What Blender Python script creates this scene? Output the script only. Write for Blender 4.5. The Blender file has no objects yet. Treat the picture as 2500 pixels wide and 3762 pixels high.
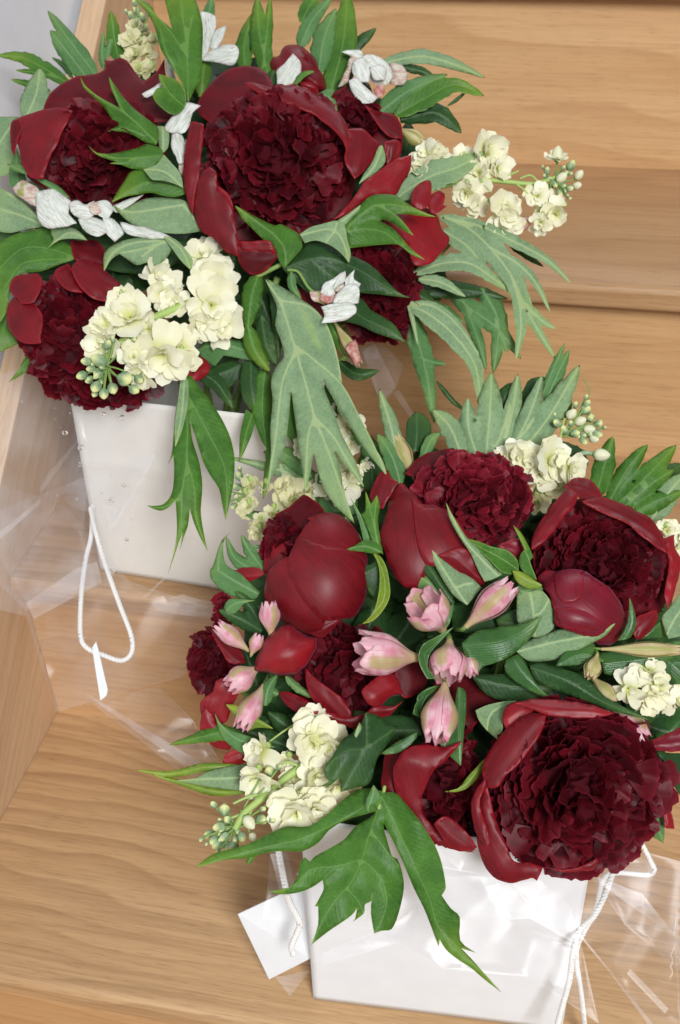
import bpy, math, random
import numpy as np
from mathutils import Vector, Matrix
from mathutils.geometry import delaunay_2d_cdt
random.seed(4); RNG = np.random.default_rng(7)
sc = bpy.context.scene
COL = sc.collection
# ------------------------------------------------------------------ camera
CAM = np.array([0.40132, -0.590538, 0.738846])
R = np.array([[0.9787689, 0.2023982, -0.0323466], [0.1009267, -0.6132675, -0.7834008], [-0.1783961, 0.7635037, -0.6206746]])
FPX = 4071.36; KK = 2500/1568
cd = bpy.data.cameras.new('camera'); cam = bpy.data.objects.new('camera', cd); COL.objects.link(cam)
cd.sensor_fit = 'VERTICAL'; cd.sensor_height = 36; cd.lens = FPX/3762*36
cd.clip_start = 0.02; cd.clip_end = 50
m = Matrix.Identity(4)
for i in range(3):
    m[i][0] = R[0][i]; m[i][1] = -R[1][i]; m[i][2] = -R[2][i]; m[i][3] = CAM[i]
cam.matrix_world = m
cd.dof.use_dof = True; cd.dof.focus_distance = 0.645; cd.dof.aperture_fstop = 11
sc.camera = cam
# ------------------------------------------------------------------ light (a room by a window: soft daylight)
wd = bpy.data.worlds.new('World'); sc.world = wd; wd.use_nodes = True
bg = wd.node_tree.nodes['Background']; bg.inputs[0].default_value = (0.86, 0.93, 1.0, 1); bg.inputs[1].default_value = 0.21
def area(name, loc, target, sx, sy, power, col):
    l = bpy.data.lights.new(name, 'AREA'); l.shape = 'RECTANGLE'; l.size = sx; l.size_y = sy; l.energy = power; l.color = col
    o = bpy.data.objects.new(name, l); COL.objects.link(o); o.location = loc
    o.rotation_euler = (Vector(target)-Vector(loc)).to_track_quat('-Z', 'Y').to_euler(); return o
area('window_light', (1.35, -2.0, 2.1), (0.35, 0, 0.2), 0.75, 1.0, 90, (0.97, 0.985, 1.0))
area('stair_window_light', (0.2, 2.3, 2.5), (0.4, 0.1, 0.2), 1.8, 1.1, 34, (0.84, 0.92, 1.0))
sc.view_settings.view_transform = 'Standard'; sc.view_settings.look = 'None'; sc.view_settings.exposure = 0; sc.view_settings.gamma = 1
sc.cycles.max_bounces = 8; sc.cycles.transparent_max_bounces = 16
# ------------------------------------------------------------------ node helpers
class NT:
    def __init__(s, name):
        s.m = bpy.data.materials.new(name); s.m.use_nodes = True; s.t = s.m.node_tree; s.t.nodes.clear()
        s.out = s.n('ShaderNodeOutputMaterial')
    def n(s, typ, **k):
        x = s.t.nodes.new(typ)
        for a, b in k.items(): setattr(x, a, b)
        return x
    def l(s, a, b): s.t.links.new(a, b)
    def put(s, sock, v):
        if v is None: return
        if hasattr(v, 'is_output') or isinstance(v, bpy.types.NodeSocket): s.l(v, sock)
        else:
            if isinstance(v, (tuple, list)) and len(v) == 3 and sock.type == 'RGBA': v = (*v, 1)
            sock.default_value = v
    def math(s, op, a, b=None, c=None, clamp=False):
        x = s.n('ShaderNodeMath', operation=op, use_clamp=clamp); s.put(x.inputs[0], a); s.put(x.inputs[1], b)
        if c is not None: s.put(x.inputs[2], c)
        return x.outputs[0]
    def mix(s, f, a, b, blend='MIX'):
        x = s.n('ShaderNodeMix', data_type='RGBA', blend_type=blend); s.put(x.inputs[0], f); s.put(x.inputs[6], a); s.put(x.inputs[7], b); return x.outputs[2]
    def attr(s, name): return s.n('ShaderNodeAttribute', attribute_name=name).outputs['Fac']
    def step(s, v, a, b, lo=0., hi=1.):
        x = s.n('ShaderNodeMapRange', interpolation_type='SMOOTHSTEP'); s.put(x.inputs[0], v)
        x.inputs[1].default_value = a; x.inputs[2].default_value = b; x.inputs[3].default_value = lo; x.inputs[4].default_value = hi; return x.outputs[0]
    def noise(s, vec, scale, detail=3, rough=.55, dist=0):
        x = s.n('ShaderNodeTexNoise'); s.put(x.inputs['Vector'], vec); x.inputs['Scale'].default_value = scale
        x.inputs['Detail'].default_value = detail; x.inputs['Roughness'].default_value = rough; x.inputs['Distortion'].default_value = dist; return x.outputs['Fac']
    def obj(s): return s.n('ShaderNodeTexCoord').outputs['Object']
    def geo(s): return s.n('ShaderNodeNewGeometry').outputs['Position']
    def maps(s, vec, sc_, loc=(0, 0, 0), rot=(0, 0, 0)):
        x = s.n('ShaderNodeMapping'); s.l(vec, x.inputs[0]); x.inputs['Scale'].default_value = sc_; x.inputs['Location'].default_value = loc; x.inputs['Rotation'].default_value = rot; return x.outputs[0]
    def rand(s): return s.n('ShaderNodeObjectInfo').outputs['Random']
    def bump(s, h, strength, dist=.001):
        x = s.n('ShaderNodeBump'); s.put(x.inputs['Height'], h); x.inputs['Strength'].default_value = strength; x.inputs['Distance'].default_value = dist; return x.outputs[0]
    def pr(s, color, rough=.5, spec=.5, normal=None, sheen=0, sheen_tint=None, transl=0, tcol=None, coat=0):
        p = s.n('ShaderNodeBsdfPrincipled'); s.put(p.inputs['Base Color'], color); s.put(p.inputs['Roughness'], rough)
        s.put(p.inputs['Specular IOR Level'], spec)
        if normal is not None: s.l(normal, p.inputs['Normal'])
        if sheen: p.inputs['Sheen Weight'].default_value = sheen; p.inputs['Sheen Roughness'].default_value = .4
        if sheen_tint: p.inputs['Sheen Tint'].default_value = (*sheen_tint, 1)
        if coat: p.inputs['Coat Weight'].default_value = coat; p.inputs['Coat Roughness'].default_value = .3
        o = p.outputs[0]
        if transl:
            t = s.n('ShaderNodeBsdfTranslucent'); s.put(t.inputs[0], tcol if tcol is not None else color)
            mx = s.n('ShaderNodeMixShader'); mx.inputs[0].default_value = transl; s.l(o, mx.inputs[1]); s.l(t.outputs[0], mx.inputs[2]); o = mx.outputs[0]
        s.l(o, s.out.inputs[0]); return s.m
M = {}
# ------------------------------------------------------------------ materials
def wood(name, base, dark, light, axis='x', seed=0., cath=1., ringscale=26., gloss=.42, ra=.72):
    """planed ash: grain lines that wander, cathedral figure, fine pores"""
    t = NT(name); p = t.geo()
    if axis == 'y':      # grain follows the slope of the stringer
        s0 = t.n('ShaderNodeSeparateXYZ'); t.l(p, s0.inputs[0]); cb = t.n('ShaderNodeCombineXYZ')
        t.l(t.math('ADD', t.math('MULTIPLY', s0.outputs[1], .79), t.math('MULTIPLY', s0.outputs[2], .61)), cb.inputs[0])
        t.l(t.math('ADD', t.math('MULTIPLY', s0.outputs[1], -.61), t.math('MULTIPLY', s0.outputs[2], .79)), cb.inputs[1])
        t.l(s0.outputs[0], cb.inputs[2]); p = cb.outputs[0]
    p2 = t.maps(p, (1, 1, 1), (seed, seed*1.7, seed*.3))
    w = t.noise(t.maps(p2, (2.2, 5, 5)), 1.0, 2, .5, .6)
    w2 = t.noise(t.maps(p2, (5, 22, 22)), 1.0, 2, .5)
    sep = t.n('ShaderNodeSeparateXYZ'); t.l(p2, sep.inputs[0])
    c = t.math('ADD', t.math('MULTIPLY', sep.outputs[1], 1.0), t.math('MULTIPLY', sep.outputs[2], .9))
    ph = t.math('ADD', t.math('MULTIPLY', c, ringscale), t.math('ADD', t.math('MULTIPLY', w, 9*cath), t.math('MULTIPLY', w2, 1.3)))
    fr = t.math('FRACT', ph)
    ring = t.math('MULTIPLY', t.math('POWER', fr, 2.2), t.step(fr, .90, 1.0, 1, 0))
    ringamt = t.step(t.noise(t.maps(p2, (1.5, 6, 6), (3, 1, 2)), 1.0, 1), .35, .62, .2, .95)
    tone = t.noise(t.maps(p2, (1.2, 9, 9), (5, 2, 1)), 1.0, 3, .6)
    fine = t.noise(t.maps(p2, (6, 330, 330)), 1.0, 4, .75)
    pore = t.noise(t.maps(p2, (45, 900, 900)), 1.0, 2, .6)
    col = t.mix(t.step(tone, .3, .7), base, light)
    col = t.mix(t.math('MULTIPLY', t.math('MULTIPLY', ring, ringamt), ra), col, dark)
    col = t.mix(t.math('MULTIPLY', t.step(fine, .42, .66), .38), col, dark)
    col = t.mix(t.math('MULTIPLY', t.step(pore, .55, .7), .35), col, (dark[0]*.6, dark[1]*.6, dark[2]*.6))
    M[name] = t.pr(col, t.math('ADD', gloss, t.math('MULTIPLY', fine, .15)), .42, t.bump(t.math('ADD', t.math('MULTIPLY', fine, .7), t.math('MULTIPLY', ring, .5)), .12, .0006))
wood('wood_tread', (.52, .318, .155), (.27, .142, .060), (.60, .385, .205), seed=.37, ringscale=60, cath=.9, ra=.62)
wood('wood_tread_up', (.43, .245, .115), (.28, .14, .056), (.51, .315, .165), seed=2.1, cath=.5, ringscale=40, ra=.65)
wood('wood_riser', (.59, .35, .162), (.44, .225, .09), (.66, .42, .215), seed=4.4, cath=.6, ringscale=30, ra=.6)
wood('wood_stringer', (.60, .40, .24), (.46, .27, .14), (.68, .48, .31), axis='y', seed=1.3, cath=.2, ringscale=60, ra=.35)
def simple(name, col, rough=.6, spec=.4, bumpscale=None, bstr=.1, **k):
    t = NT(name); n = None; c = col
    if bumpscale:
        h = t.noise(t.geo(), bumpscale, 4); n = t.bump(h, bstr, .0005)
        c = t.mix(t.step(t.noise(t.geo(), bumpscale*.06, 3), .3, .7), tuple(x*.975 for x in col), tuple(min(1, x*1.01) for x in col))
    M[name] = t.pr(c, rough, spec, n, **k); return M[name]
simple('wall_paint', (.76, .80, .86), .7, .3, 700, .08)
simple('gap_dark', (.02, .02, .02), .9)
simple('paper', (.82, .845, .87), .38, .5, 900, .03)
simple('paper_cream', (.78, .755, .70), .45, .5, 900, .05)
simple('cord', (.84, .82, .78), .7, .3, 1500, .3)
simple('stem_green', (.23, .36, .09), .5, .4, 400, .2, transl=.15)
simple('stem_pale', (.42, .56, .16), .5, .4, 300, .1, transl=.2)
simple('petal_base', (.055, .0025, .006), .8, .1)
simple('pistil', (.45, .42, .12), .6, .3)
def leafmat(name, a, b, vein, edge, rough, spec, lat=.35, veinw=1.6, tr=.3, par=False, bst=.13):
    t = NT(name); vd = t.attr('vd'); vt = t.attr('vt'); ed = t.attr('ed'); p = t.geo()
    n = t.noise(p, 70, 3); n2 = t.noise(p, 420, 3)
    col = t.mix(t.step(n, .3, .7), a, b)
    col = t.mix(t.math('MULTIPLY', t.step(n2, .4, .75), .25), col, tuple(x*.75 for x in a))
    col = t.mix(t.math('MULTIPLY', t.rand(), .35), col, tuple(x*.8 for x in b))
    # lateral veins leave the midrib at a slant
    if par: ph = t.math('MULTIPLY', vd, .55)
    else: ph = t.math('ADD', t.math('MULTIPLY', t.math('SUBTRACT', vt, t.math('MULTIPLY', vd, 1.1)), .22), t.math('MULTIPLY', t.noise(p, 160, 2), 1.6))
    s_ = t.math('ABSOLUTE', t.math('SINE', ph))
    lv = t.step(s_, 0, .16 if not par else .5, 1, 0)
    net = t.n('ShaderNodeTexVoronoi', feature='DISTANCE_TO_EDGE'); t.l(p, net.inputs['Vector']); net.inputs['Scale'].default_value = 300
    nv = t.step(net.outputs['Distance'], 0, .09, 1, 0)
    col = t.mix(t.math('MULTIPLY', lv, lat), col, vein)
    if not par: col = t.mix(t.math('MULTIPLY', nv, lat*1.1), col, vein)
    col = t.mix(t.step(vd, veinw*.2, veinw*1.05, .62, 0), col, vein)
    tt = t.attr('tt'); n3 = t.noise(p, 28, 2)
    col = t.mix(t.math('MULTIPLY', t.step(t.math('ADD', tt, t.math('MULTIPLY', n3, .5)), .75, 1.3), .45), col, edge)
    col = t.mix(t.step(ed, 0, 2.2, .4, 0), col, edge)
    col = t.mix(t.step(tt, .975, .995), col, (.14, .07, .03))
    sp = t.n('ShaderNodeTexVoronoi'); t.l(p, sp.inputs['Vector']); sp.inputs['Scale'].default_value = 140
    col = t.mix(t.math('MULTIPLY', t.step(sp.outputs['Distance'], .05, .12, 1, 0), t.step(n2, .5, .6, 0, .4)), col, tuple(x*.45 for x in a))
    h = t.math('SUBTRACT', t.math('MULTIPLY', t.step(s_, 0, .8), 1.), t.step(vd, 0, 4, 1, 0))
    h = t.math('ADD', h, t.math('MULTIPLY', t.step(net.outputs['Distance'], 0, .2), .35))
    M[name] = t.pr(col, rough, spec, t.bump(h, bst, .0007), transl=tr, tcol=t.mix(.5, col, (.25, .45, .02)))
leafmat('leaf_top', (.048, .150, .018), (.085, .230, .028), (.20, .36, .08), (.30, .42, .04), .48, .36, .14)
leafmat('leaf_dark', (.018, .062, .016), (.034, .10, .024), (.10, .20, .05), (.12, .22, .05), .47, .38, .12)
leafmat('leaf_under', (.185, .305, .160), (.26, .39, .205), (.46, .56, .26), (.34, .46, .14), .60, .3, .26, 3.4, .25)
leafmat('leaf_mid', (.080, .205, .062), (.120, .27, .085), (.25, .38, .16), (.26, .38, .10), .55, .35, .15, 1.8, .25)
leafmat('leaf_smooth', (.032, .115, .024), (.060, .165, .036), (.09, .20, .06), (.18, .32, .08), .38, .5, .18, 1.2, .25, par=True, bst=.2)
leafmat('leaf_young', (.16, .27, .028), (.26, .38, .04), (.40, .50, .10), (.48, .50, .05), .5, .4, .15, 1.6, .35)
def petalmat(name, a, b, edge, rough=.42, spec=.4, sheen=.08, tr=.14, tcol=(.35, .008, .012), coat=0, rimc=(.34, .008, .016)):
    t = NT(name); p = t.geo(); n = t.noise(p, 60, 3); ed = t.attr('ed')
    cb = t.n('ShaderNodeCombineXYZ'); t.l(t.attr('ls'), cb.inputs[0]); t.l(t.math('MULTIPLY', t.attr('la'), .045), cb.inputs[1]); t.l(t.math('MULTIPLY', t.rand(), 90), cb.inputs[2])
    st = t.noise(cb.outputs[0], .42, 4, .65); st3 = t.noise(cb.outputs[0], .11, 2, .5)
    col = t.mix(t.step(n, .3, .7), a, b)
    col = t.mix(t.math('MULTIPLY', t.rand(), .45), col, tuple(x*.6 for x in a))
    col = t.mix(t.math('MULTIPLY', t.step(st, .42, .7), .26), col, edge)
    col = t.mix(t.math('MULTIPLY', t.step(st3, .5, .75), .35), col, tuple(x*.6 for x in a))
    col = t.mix(t.step(ed, 0, 7, .55, 0), col, rimc)
    h = t.math('ADD', t.math('MULTIPLY', st, .6), t.math('MULTIPLY', st3, 1.2))
    M[name] = t.pr(col, t.math('ADD', rough, t.math('MULTIPLY', st, .15)), spec, t.bump(h, .17, .0010), sheen=sheen, sheen_tint=(.8, .3, .5), transl=tr, tcol=tcol, coat=coat)
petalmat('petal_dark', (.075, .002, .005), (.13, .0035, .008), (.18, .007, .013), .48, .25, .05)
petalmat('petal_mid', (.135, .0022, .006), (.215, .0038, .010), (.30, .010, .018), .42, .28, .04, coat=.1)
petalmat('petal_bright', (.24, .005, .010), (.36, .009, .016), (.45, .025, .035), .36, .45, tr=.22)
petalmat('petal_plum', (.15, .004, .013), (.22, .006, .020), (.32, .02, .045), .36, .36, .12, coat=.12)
def rufmat(name, a, b, tip, rough=.5):
    t = NT(name); tt = t.attr('t'); r = t.rand(); p = t.geo()
    n = t.noise(t.maps(p, (1, 1, 1)), 260, 3)
    col = t.mix(r, a, b); col = t.mix(t.math('MULTIPLY', t.step(n, .4, .7), .3), col, tuple(x*.5 for x in a))
    col = t.mix(t.step(tt, .82, 1.0, 0, .5), col, tip)
    M[name] = t.pr(col, rough, .26, t.bump(n, .25, .0006), sheen=.04, sheen_tint=(.8, .2, .3), transl=.15, tcol=(.3, .006, .012))
rufmat('ruffle', (.035, .0012, .0035), (.135, .004, .0105), (.21, .012, .026), .52)
rufmat('ruffle_red', (.07, .003, .007), (.24, .010, .024), (.34, .03, .05), .52)
def creammat():
    t = NT('cream_petal'); tt = t.attr('t'); p = t.geo()
    col = t.mix(t.rand(), (.84, .80, .57), (.90, .88, .72))
    col = t.mix(t.step(tt, 0, .62, .9, 0), col, (.62, .66, .18))
    M['cream_petal'] = t.pr(col, .5, .35, t.bump(t.noise(p, 500, 2), .12, .0005), transl=.25, tcol=(.85, .85, .55), sheen=.1)
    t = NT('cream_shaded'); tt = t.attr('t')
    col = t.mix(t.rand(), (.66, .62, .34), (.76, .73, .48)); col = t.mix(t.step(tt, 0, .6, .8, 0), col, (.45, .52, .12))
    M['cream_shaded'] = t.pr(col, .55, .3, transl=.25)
    t = NT('bud'); tt = t.attr('t'); a = t.attr('a')
    g = t.mix(t.step(t.noise(t.geo(), 300, 2), .35, .65), (.22, .34, .18), (.36, .48, .28))
    col = t.mix(t.step(tt, .45, .8), g, (.76, .78, .36)); M['bud'] = t.pr(col, .6, .3, transl=.2)
    t = NT('bud_cream'); tt = t.attr('t')
    col = t.mix(t.step(tt, .12, .35), (.30, .42, .18), (.83, .82, .58)); M['bud_cream'] = t.pr(col, .55, .3, transl=.25)
creammat()
def alstmat(name, pink, pale, green, deep):
    t = NT(name); tt = t.attr('t'); a = t.math('ABSOLUTE', t.attr('a'))
    col = t.mix(t.step(t.noise(t.geo(), 150, 3), .35, .65), pink, pale)
    col = t.mix(t.step(tt, .0, .55, .9, 0), col, (.50, .42, .17))
    lines = t.step(t.math('ABSOLUTE', t.math('SINE', t.math('MULTIPLY', t.attr('a'), 9.))), 0, .35, 1, 0)
    gm = t.math('MULTIPLY', t.step(a, .2, .62, 1, 0), t.math('MULTIPLY', t.step(tt, .15, .45), t.step(tt, .80, .93, 1, 0)))
    col = t.mix(t.math('MULTIPLY', gm, .8), col, green)
    col = t.mix(t.math('MULTIPLY', t.math('MULTIPLY', lines, t.step(tt, .75, .9, 1, 0)), .4), col, deep)
    col = t.mix(t.step(tt, .93, 1., 0, .5), col, deep)
    M[name] = t.pr(col, .45, .4, t.bump(t.math('ADD', lines, t.noise(t.geo(), 500, 2)), .2, .0005), transl=.25, tcol=pale)
alstmat('alst_outer', (.66, .25, .33), (.80, .52, .55), (.38, .36, .10), (.55, .10, .14))
alstmat('alst_inner', (.76, .40, .46), (.84, .60, .62), (.76, .42, .48), (.68, .16, .24))
alstmat('alst_green', (.60, .45, .25), (.62, .55, .28), (.34, .36, .08), (.42, .20, .12))
def whitemat():
    t = NT('white_petal'); p = t.geo()
    cb = t.n('ShaderNodeCombineXYZ'); t.l(t.attr('ls'), cb.inputs[0]); t.l(t.math('MULTIPLY', t.attr('la'), .12), cb.inputs[1]); t.l(t.math('MULTIPLY', t.rand(), 90), cb.inputs[2])
    st = t.noise(cb.outputs[0], .30, 3, .6); sp = t.noise(cb.outputs[0], .55, 1, .5)
    col = t.mix(t.step(st, .38, .62), (.84, .85, .81), (.62, .65, .55))
    col = t.mix(t.math('MULTIPLY', t.math('MULTIPLY', t.step(sp, .62, .70), t.step(t.noise(p, 120, 1), .5, .56)), .6), col, (.38, .14, .20))
    col = t.mix(t.math('MULTIPLY', t.step(t.attr('ed'), 0, 7, 1, 0), t.step(t.noise(p, 90, 1), .5, .6, 0, .4)), col, (.72, .48, .54))
    M['white_petal'] = t.pr(col, .5, .35, t.bump(st, .45, .0012), transl=.25)
    t = NT('blush_petal'); p = t.geo(); ed = t.attr('ed')
    st = t.noise(t.maps(p, (200, 200, 900)), 1.0, 2)
    col = t.mix(t.step(st, .4, .6), (.58, .36, .31), (.68, .62, .52)); col = t.mix(t.step(t.noise(p, 90, 2), .5, .62), col, (.33, .34, .10))
    M['blush_petal'] = t.pr(col, .5, .35, transl=.2)
    t = NT('throat_petal'); M['throat_petal'] = t.pr(t.mix(t.step(t.noise(t.geo(), 200, 3), .35, .65), (.46, .13, .11), (.62, .40, .33)), .5, .35, transl=.2)
whitemat()
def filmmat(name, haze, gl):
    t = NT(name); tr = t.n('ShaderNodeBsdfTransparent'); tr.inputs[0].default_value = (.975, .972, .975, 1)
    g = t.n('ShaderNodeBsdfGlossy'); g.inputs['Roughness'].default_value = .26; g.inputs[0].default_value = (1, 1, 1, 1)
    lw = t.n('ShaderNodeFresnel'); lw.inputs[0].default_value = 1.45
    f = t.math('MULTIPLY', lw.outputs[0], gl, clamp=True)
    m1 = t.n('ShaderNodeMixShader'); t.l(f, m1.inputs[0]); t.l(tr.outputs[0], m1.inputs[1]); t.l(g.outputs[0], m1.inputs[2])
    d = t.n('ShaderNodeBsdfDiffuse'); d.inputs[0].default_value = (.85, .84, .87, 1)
    m2 = t.n('ShaderNodeMixShader'); t.l(t.math('MULTIPLY', t.step(t.noise(t.maps(t.geo(), (30, 12, 30), (3, 3, 3)), 1.0, 3, .6), .35, .7, .4, 1.5), haze), m2.inputs[0]); t.l(m1.outputs[0], m2.inputs[1]); t.l(d.outputs[0], m2.inputs[2])  # streaky white haze painted into the film stands in for light on creases
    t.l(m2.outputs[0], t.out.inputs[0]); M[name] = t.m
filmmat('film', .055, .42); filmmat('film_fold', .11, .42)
def dropmat():
    t = NT('water'); p = t.n('ShaderNodeBsdfGlass'); p.inputs['IOR'].default_value = 1.33; p.inputs['Roughness'].default_value = .0
    tr = t.n('ShaderNodeBsdfTransparent'); mx = t.n('ShaderNodeMixShader'); mx.inputs[0].default_value = .25
    t.l(p.outputs[0], mx.inputs[1]); t.l(tr.outputs[0], mx.inputs[2]); t.l(mx.outputs[0], t.out.inputs[0]); M['water'] = t.m
dropmat()
# ------------------------------------------------------------------ geometry helpers
DEP = {'A': lambda v: .735+(500-v)*5e-5, 'B': lambda v: .635+(1650-v)*7e-5}
BQ = 'A'
AX = [R[0], -R[1], -R[2]]            # camera right, up, toward the camera in world space
def W(u, v, w=0.):
    """a point of the place: pixel ray (u, v) of the photograph, w steps nearer than the bouquet's mean surface"""
    d0 = DEP[BQ](v); s = d0*KK/FPX; d = d0-w*s
    return CAM+R.T@np.array([(u*KK-1250)/FPX, (v*KK-1881)/FPX, 1.])*d
def S(u=None, v=1000.): return DEP[BQ](v)*KK/FPX
CROPS = {1: (0, 0, .4), 2: (439, 0, .4), 3: (878, 0, .4), 4: (0, 439, .4), 5: (439, 502, .4), 6: (941, 439, .4), 7: (0, 878, .4), 8: (439, 1066, .4),
         9: (941, 1003.5, .4), 10: (313.6, 1568, .4), 11: (815.4, 1442.6, .48), 12: (439, 1732, .4), 13: (941, 1732, .4), 0: (0, 0, 1)}
def pts(c, s):
    ox, oy, k = CROPS[c]
    return np.array([[ox+float(a)*k, oy+float(b)*k] for a, b in (q.split(',') for q in s.split())])
def smooth(P, closed=True, n=4, corner=58):
    """Catmull-Rom through the points that keeps sharp corners"""
    N = len(P); out = []
    cs = np.zeros(N, bool)
    for i in range(N):
        if not closed and i in (0, N-1): cs[i] = True; continue
        a = P[i]-P[i-1]; b = P[(i+1) % N]-P[i]
        ang = abs(math.degrees(math.atan2(a[0]*b[1]-a[1]*b[0], a@b)))
        cs[i] = ang > corner
    rng = range(N if closed else N-1)
    for i in rng:
        p1 = P[i]; p2 = P[(i+1) % N]; p0 = P[i-1] if (closed or i > 0) else p1; p3 = P[(i+2) % N] if (closed or i+2 < N) else p2
        m1 = (p2-p1)*.5 if cs[i] else (p2-p0)*.5
        m2 = (p2-p1)*.5 if cs[(i+1) % N] else (p3-p1)*.5
        L = np.linalg.norm(p2-p1); m1 = m1*min(1, L/(np.linalg.norm(m1)+1e-9)); m2 = m2*min(1, L/(np.linalg.norm(m2)+1e-9))
        for k in range(n):
            t = k/n; out.append((2*t**3-3*t*t+1)*p1+(t**3-2*t*t+t)*m1+(-2*t**3+3*t*t)*p2+(t**3-t*t)*m2)
    if not closed: out.append(P[-1])
    return np.array(out)
def inside(poly, q):
    x, y = q[:, 0][:, None], q[:, 1][:, None]; x1, y1 = poly[:, 0][None], poly[:, 1][None]; p2 = np.roll(poly, -1, 0); x2, y2 = p2[:, 0][None], p2[:, 1][None]
    c = ((y1 > y) != (y2 > y)) & (x < (x2-x1)*(y-y1)/(y2-y1+1e-12)+x1)
    return c.sum(1) % 2 == 1
def segdist(q, A, B):
    d = B-A; L2 = (d*d).sum(1)+1e-12; t = (((q[:, None]-A[None])*d[None]).sum(2)/L2).clip(0, 1)
    pr = A[None]+t[..., None]*d[None]; D = np.linalg.norm(q[:, None]-pr, axis=2); i = D.argmin(1); r = np.arange(len(q))
    return D[r, i], i, t[r, i]
def union_boundary_dist(q, polys):
    best = np.full(len(q), -1e9)
    for P in polys:
        d, _, _ = segdist(q, P, np.roll(P, -1, 0)); s = np.where(inside(P, q), d, -d); best = np.maximum(best, s)
    return np.maximum(best, 0)
def link(ob, parent=None):
    COL.objects.link(ob)
    if parent is not None: ob.parent = parent
    return ob
def mesh_obj(name, V, F, mat, parent=None, attrs=None, smooth_=True, origin=None):
    me = bpy.data.meshes.new(name); V = np.asarray(V, float)
    o = np.array(parent.location) if parent is not None else np.zeros(3)
    if parent is not None and parent.parent is not None: o = o+np.array(parent.parent.location)
    if parent is None: o = V.mean(0)
    me.from_pydata((V-o).tolist(), [], [tuple(int(i) for i in f) for f in F])
    if attrs:
        for k, a in attrs.items():
            at = me.attributes.new(k, 'FLOAT', 'POINT'); at.data.foreach_set('value', np.asarray(a, np.float32))
    if smooth_: me.polygons.foreach_set('use_smooth', [True]*len(me.polygons))
    me.materials.append(M[mat] if isinstance(mat, str) else mat); me.update()
    ob = bpy.data.objects.new(name, me)
    if parent is None: ob.location = o
    return link(ob, parent)
CUR = None; PCEN = None
def T(name, label, cat, loc, group=None):
    global CUR, PCEN
    PCEN = None
    o = bpy.data.objects.new(name, None); o.empty_display_size = .01; o.location = loc; link(o)
    o['label'] = label; o['category'] = cat
    if group: o['group'] = group
    CUR = o; return o
def triangulate(polys, lines, sp):
    vs = []; es = []; fs = []
    for P in polys:
        b = len(vs); vs += [Vector(p) for p in P]; fs.append(list(range(b, b+len(P))))
    for L in lines:
        b = len(vs); vs += [Vector(p) for p in L]; es += [(b+i, b+i+1) for i in range(len(L)-1)]
    al = np.concatenate(polys); lo = al.min(0); hi = al.max(0)
    gx, gy = np.meshgrid(np.arange(lo[0], hi[0], sp), np.arange(lo[1], hi[1], sp*.87)); gx = gx+(np.arange(gx.shape[0]) % 2)[:, None]*sp*.5
    g = np.stack([gx.ravel(), gy.ravel()], 1)
    if len(g):
        ok = union_boundary_dist(g, polys) > sp*.35
        if lines:
            LA = np.concatenate([l[:-1] for l in lines]); LB = np.concatenate([l[1:] for l in lines]); ok &= segdist(g, LA, LB)[0] > sp*.4
        vs += [Vector(p) for p in g[ok]]
    r = delaunay_2d_cdt(vs, es, fs, 1, 1e-3)
    return np.array([(p.x, p.y) for p in r[0]]), r[2]
def wob(q, seed, k=.03):
    r = np.random.default_rng(seed); out = np.zeros(len(q))
    for i in range(3):
        a = r.uniform(0, 6.28); f = k*(.6+.9*r.random()); out += np.sin((q[:, 0]*math.cos(a)+q[:, 1]*math.sin(a))*f+r.uniform(0, 6.28))
    return out/3
_seed = [0]
def ns(): _seed[0] += 1; return _seed[0]
def solid(ob, th):
    md = ob.modifiers.new('thickness', 'SOLIDIFY'); md.thickness = th; md.offset = 0
def leaf_build(polys, veins, kind, w0, w1, fold, und, label=None, name='leaf', power=1.3):
    global CUR
    q, F = triangulate(polys, veins, float(np.clip(np.sqrt(sum(abs(np.cross(P, np.roll(P, -1, 0)).sum()) for P in polys)/2)/13, 4, 13)))
    LA = np.concatenate([l[:-1] for l in veins]); LB = np.concatenate([l[1:] for l in veins])
    vd, vi, vt = segdist(q, LA, LB)
    cum = np.concatenate([np.concatenate([[0], np.cumsum(np.linalg.norm(l[1:]-l[:-1], axis=1))[:-1]]) for l in veins]); sl = np.linalg.norm(LB-LA, axis=1)
    at = cum[vi]+vt*sl[vi]
    ed = union_boundary_dist(q, polys)
    base = veins[0][0]; dd = np.linalg.norm(q-base, axis=1); tt = dd/dd.max()
    sd = ns(); w = w0+(w1-w0)*tt**power+fold*1.7*np.minimum(vd, 40)+und*1.6*wob(q, sd, .035)+np.exp(-ed/7)*2.6*wob(q, sd+3, .14)-14*tt**4
    V = np.array([W(a, b, c) for (a, b), c in zip(q, w)])
    ob = mesh_obj(name, V, F, kind, CUR, dict(vd=vd, vt=at, ed=ed, tt=tt))
    solid(ob, .0002)
    if label: ob['label'] = label
    return ob
def LO(c, kind, outl, veins, w0=0, w1=0, fold=-.25, und=5, label=None, name='leaf'):
    """a leaf from its outline(s) and main veins"""
    if isinstance(outl, str): outl = [outl]
    if isinstance(veins, str): veins = [veins]
    return leaf_build([smooth(pts(c, o), True, 3) for o in outl], [smooth(pts(c, v), False, 4) for v in veins], kind, w0, w1, fold, und, label, name)
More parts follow.
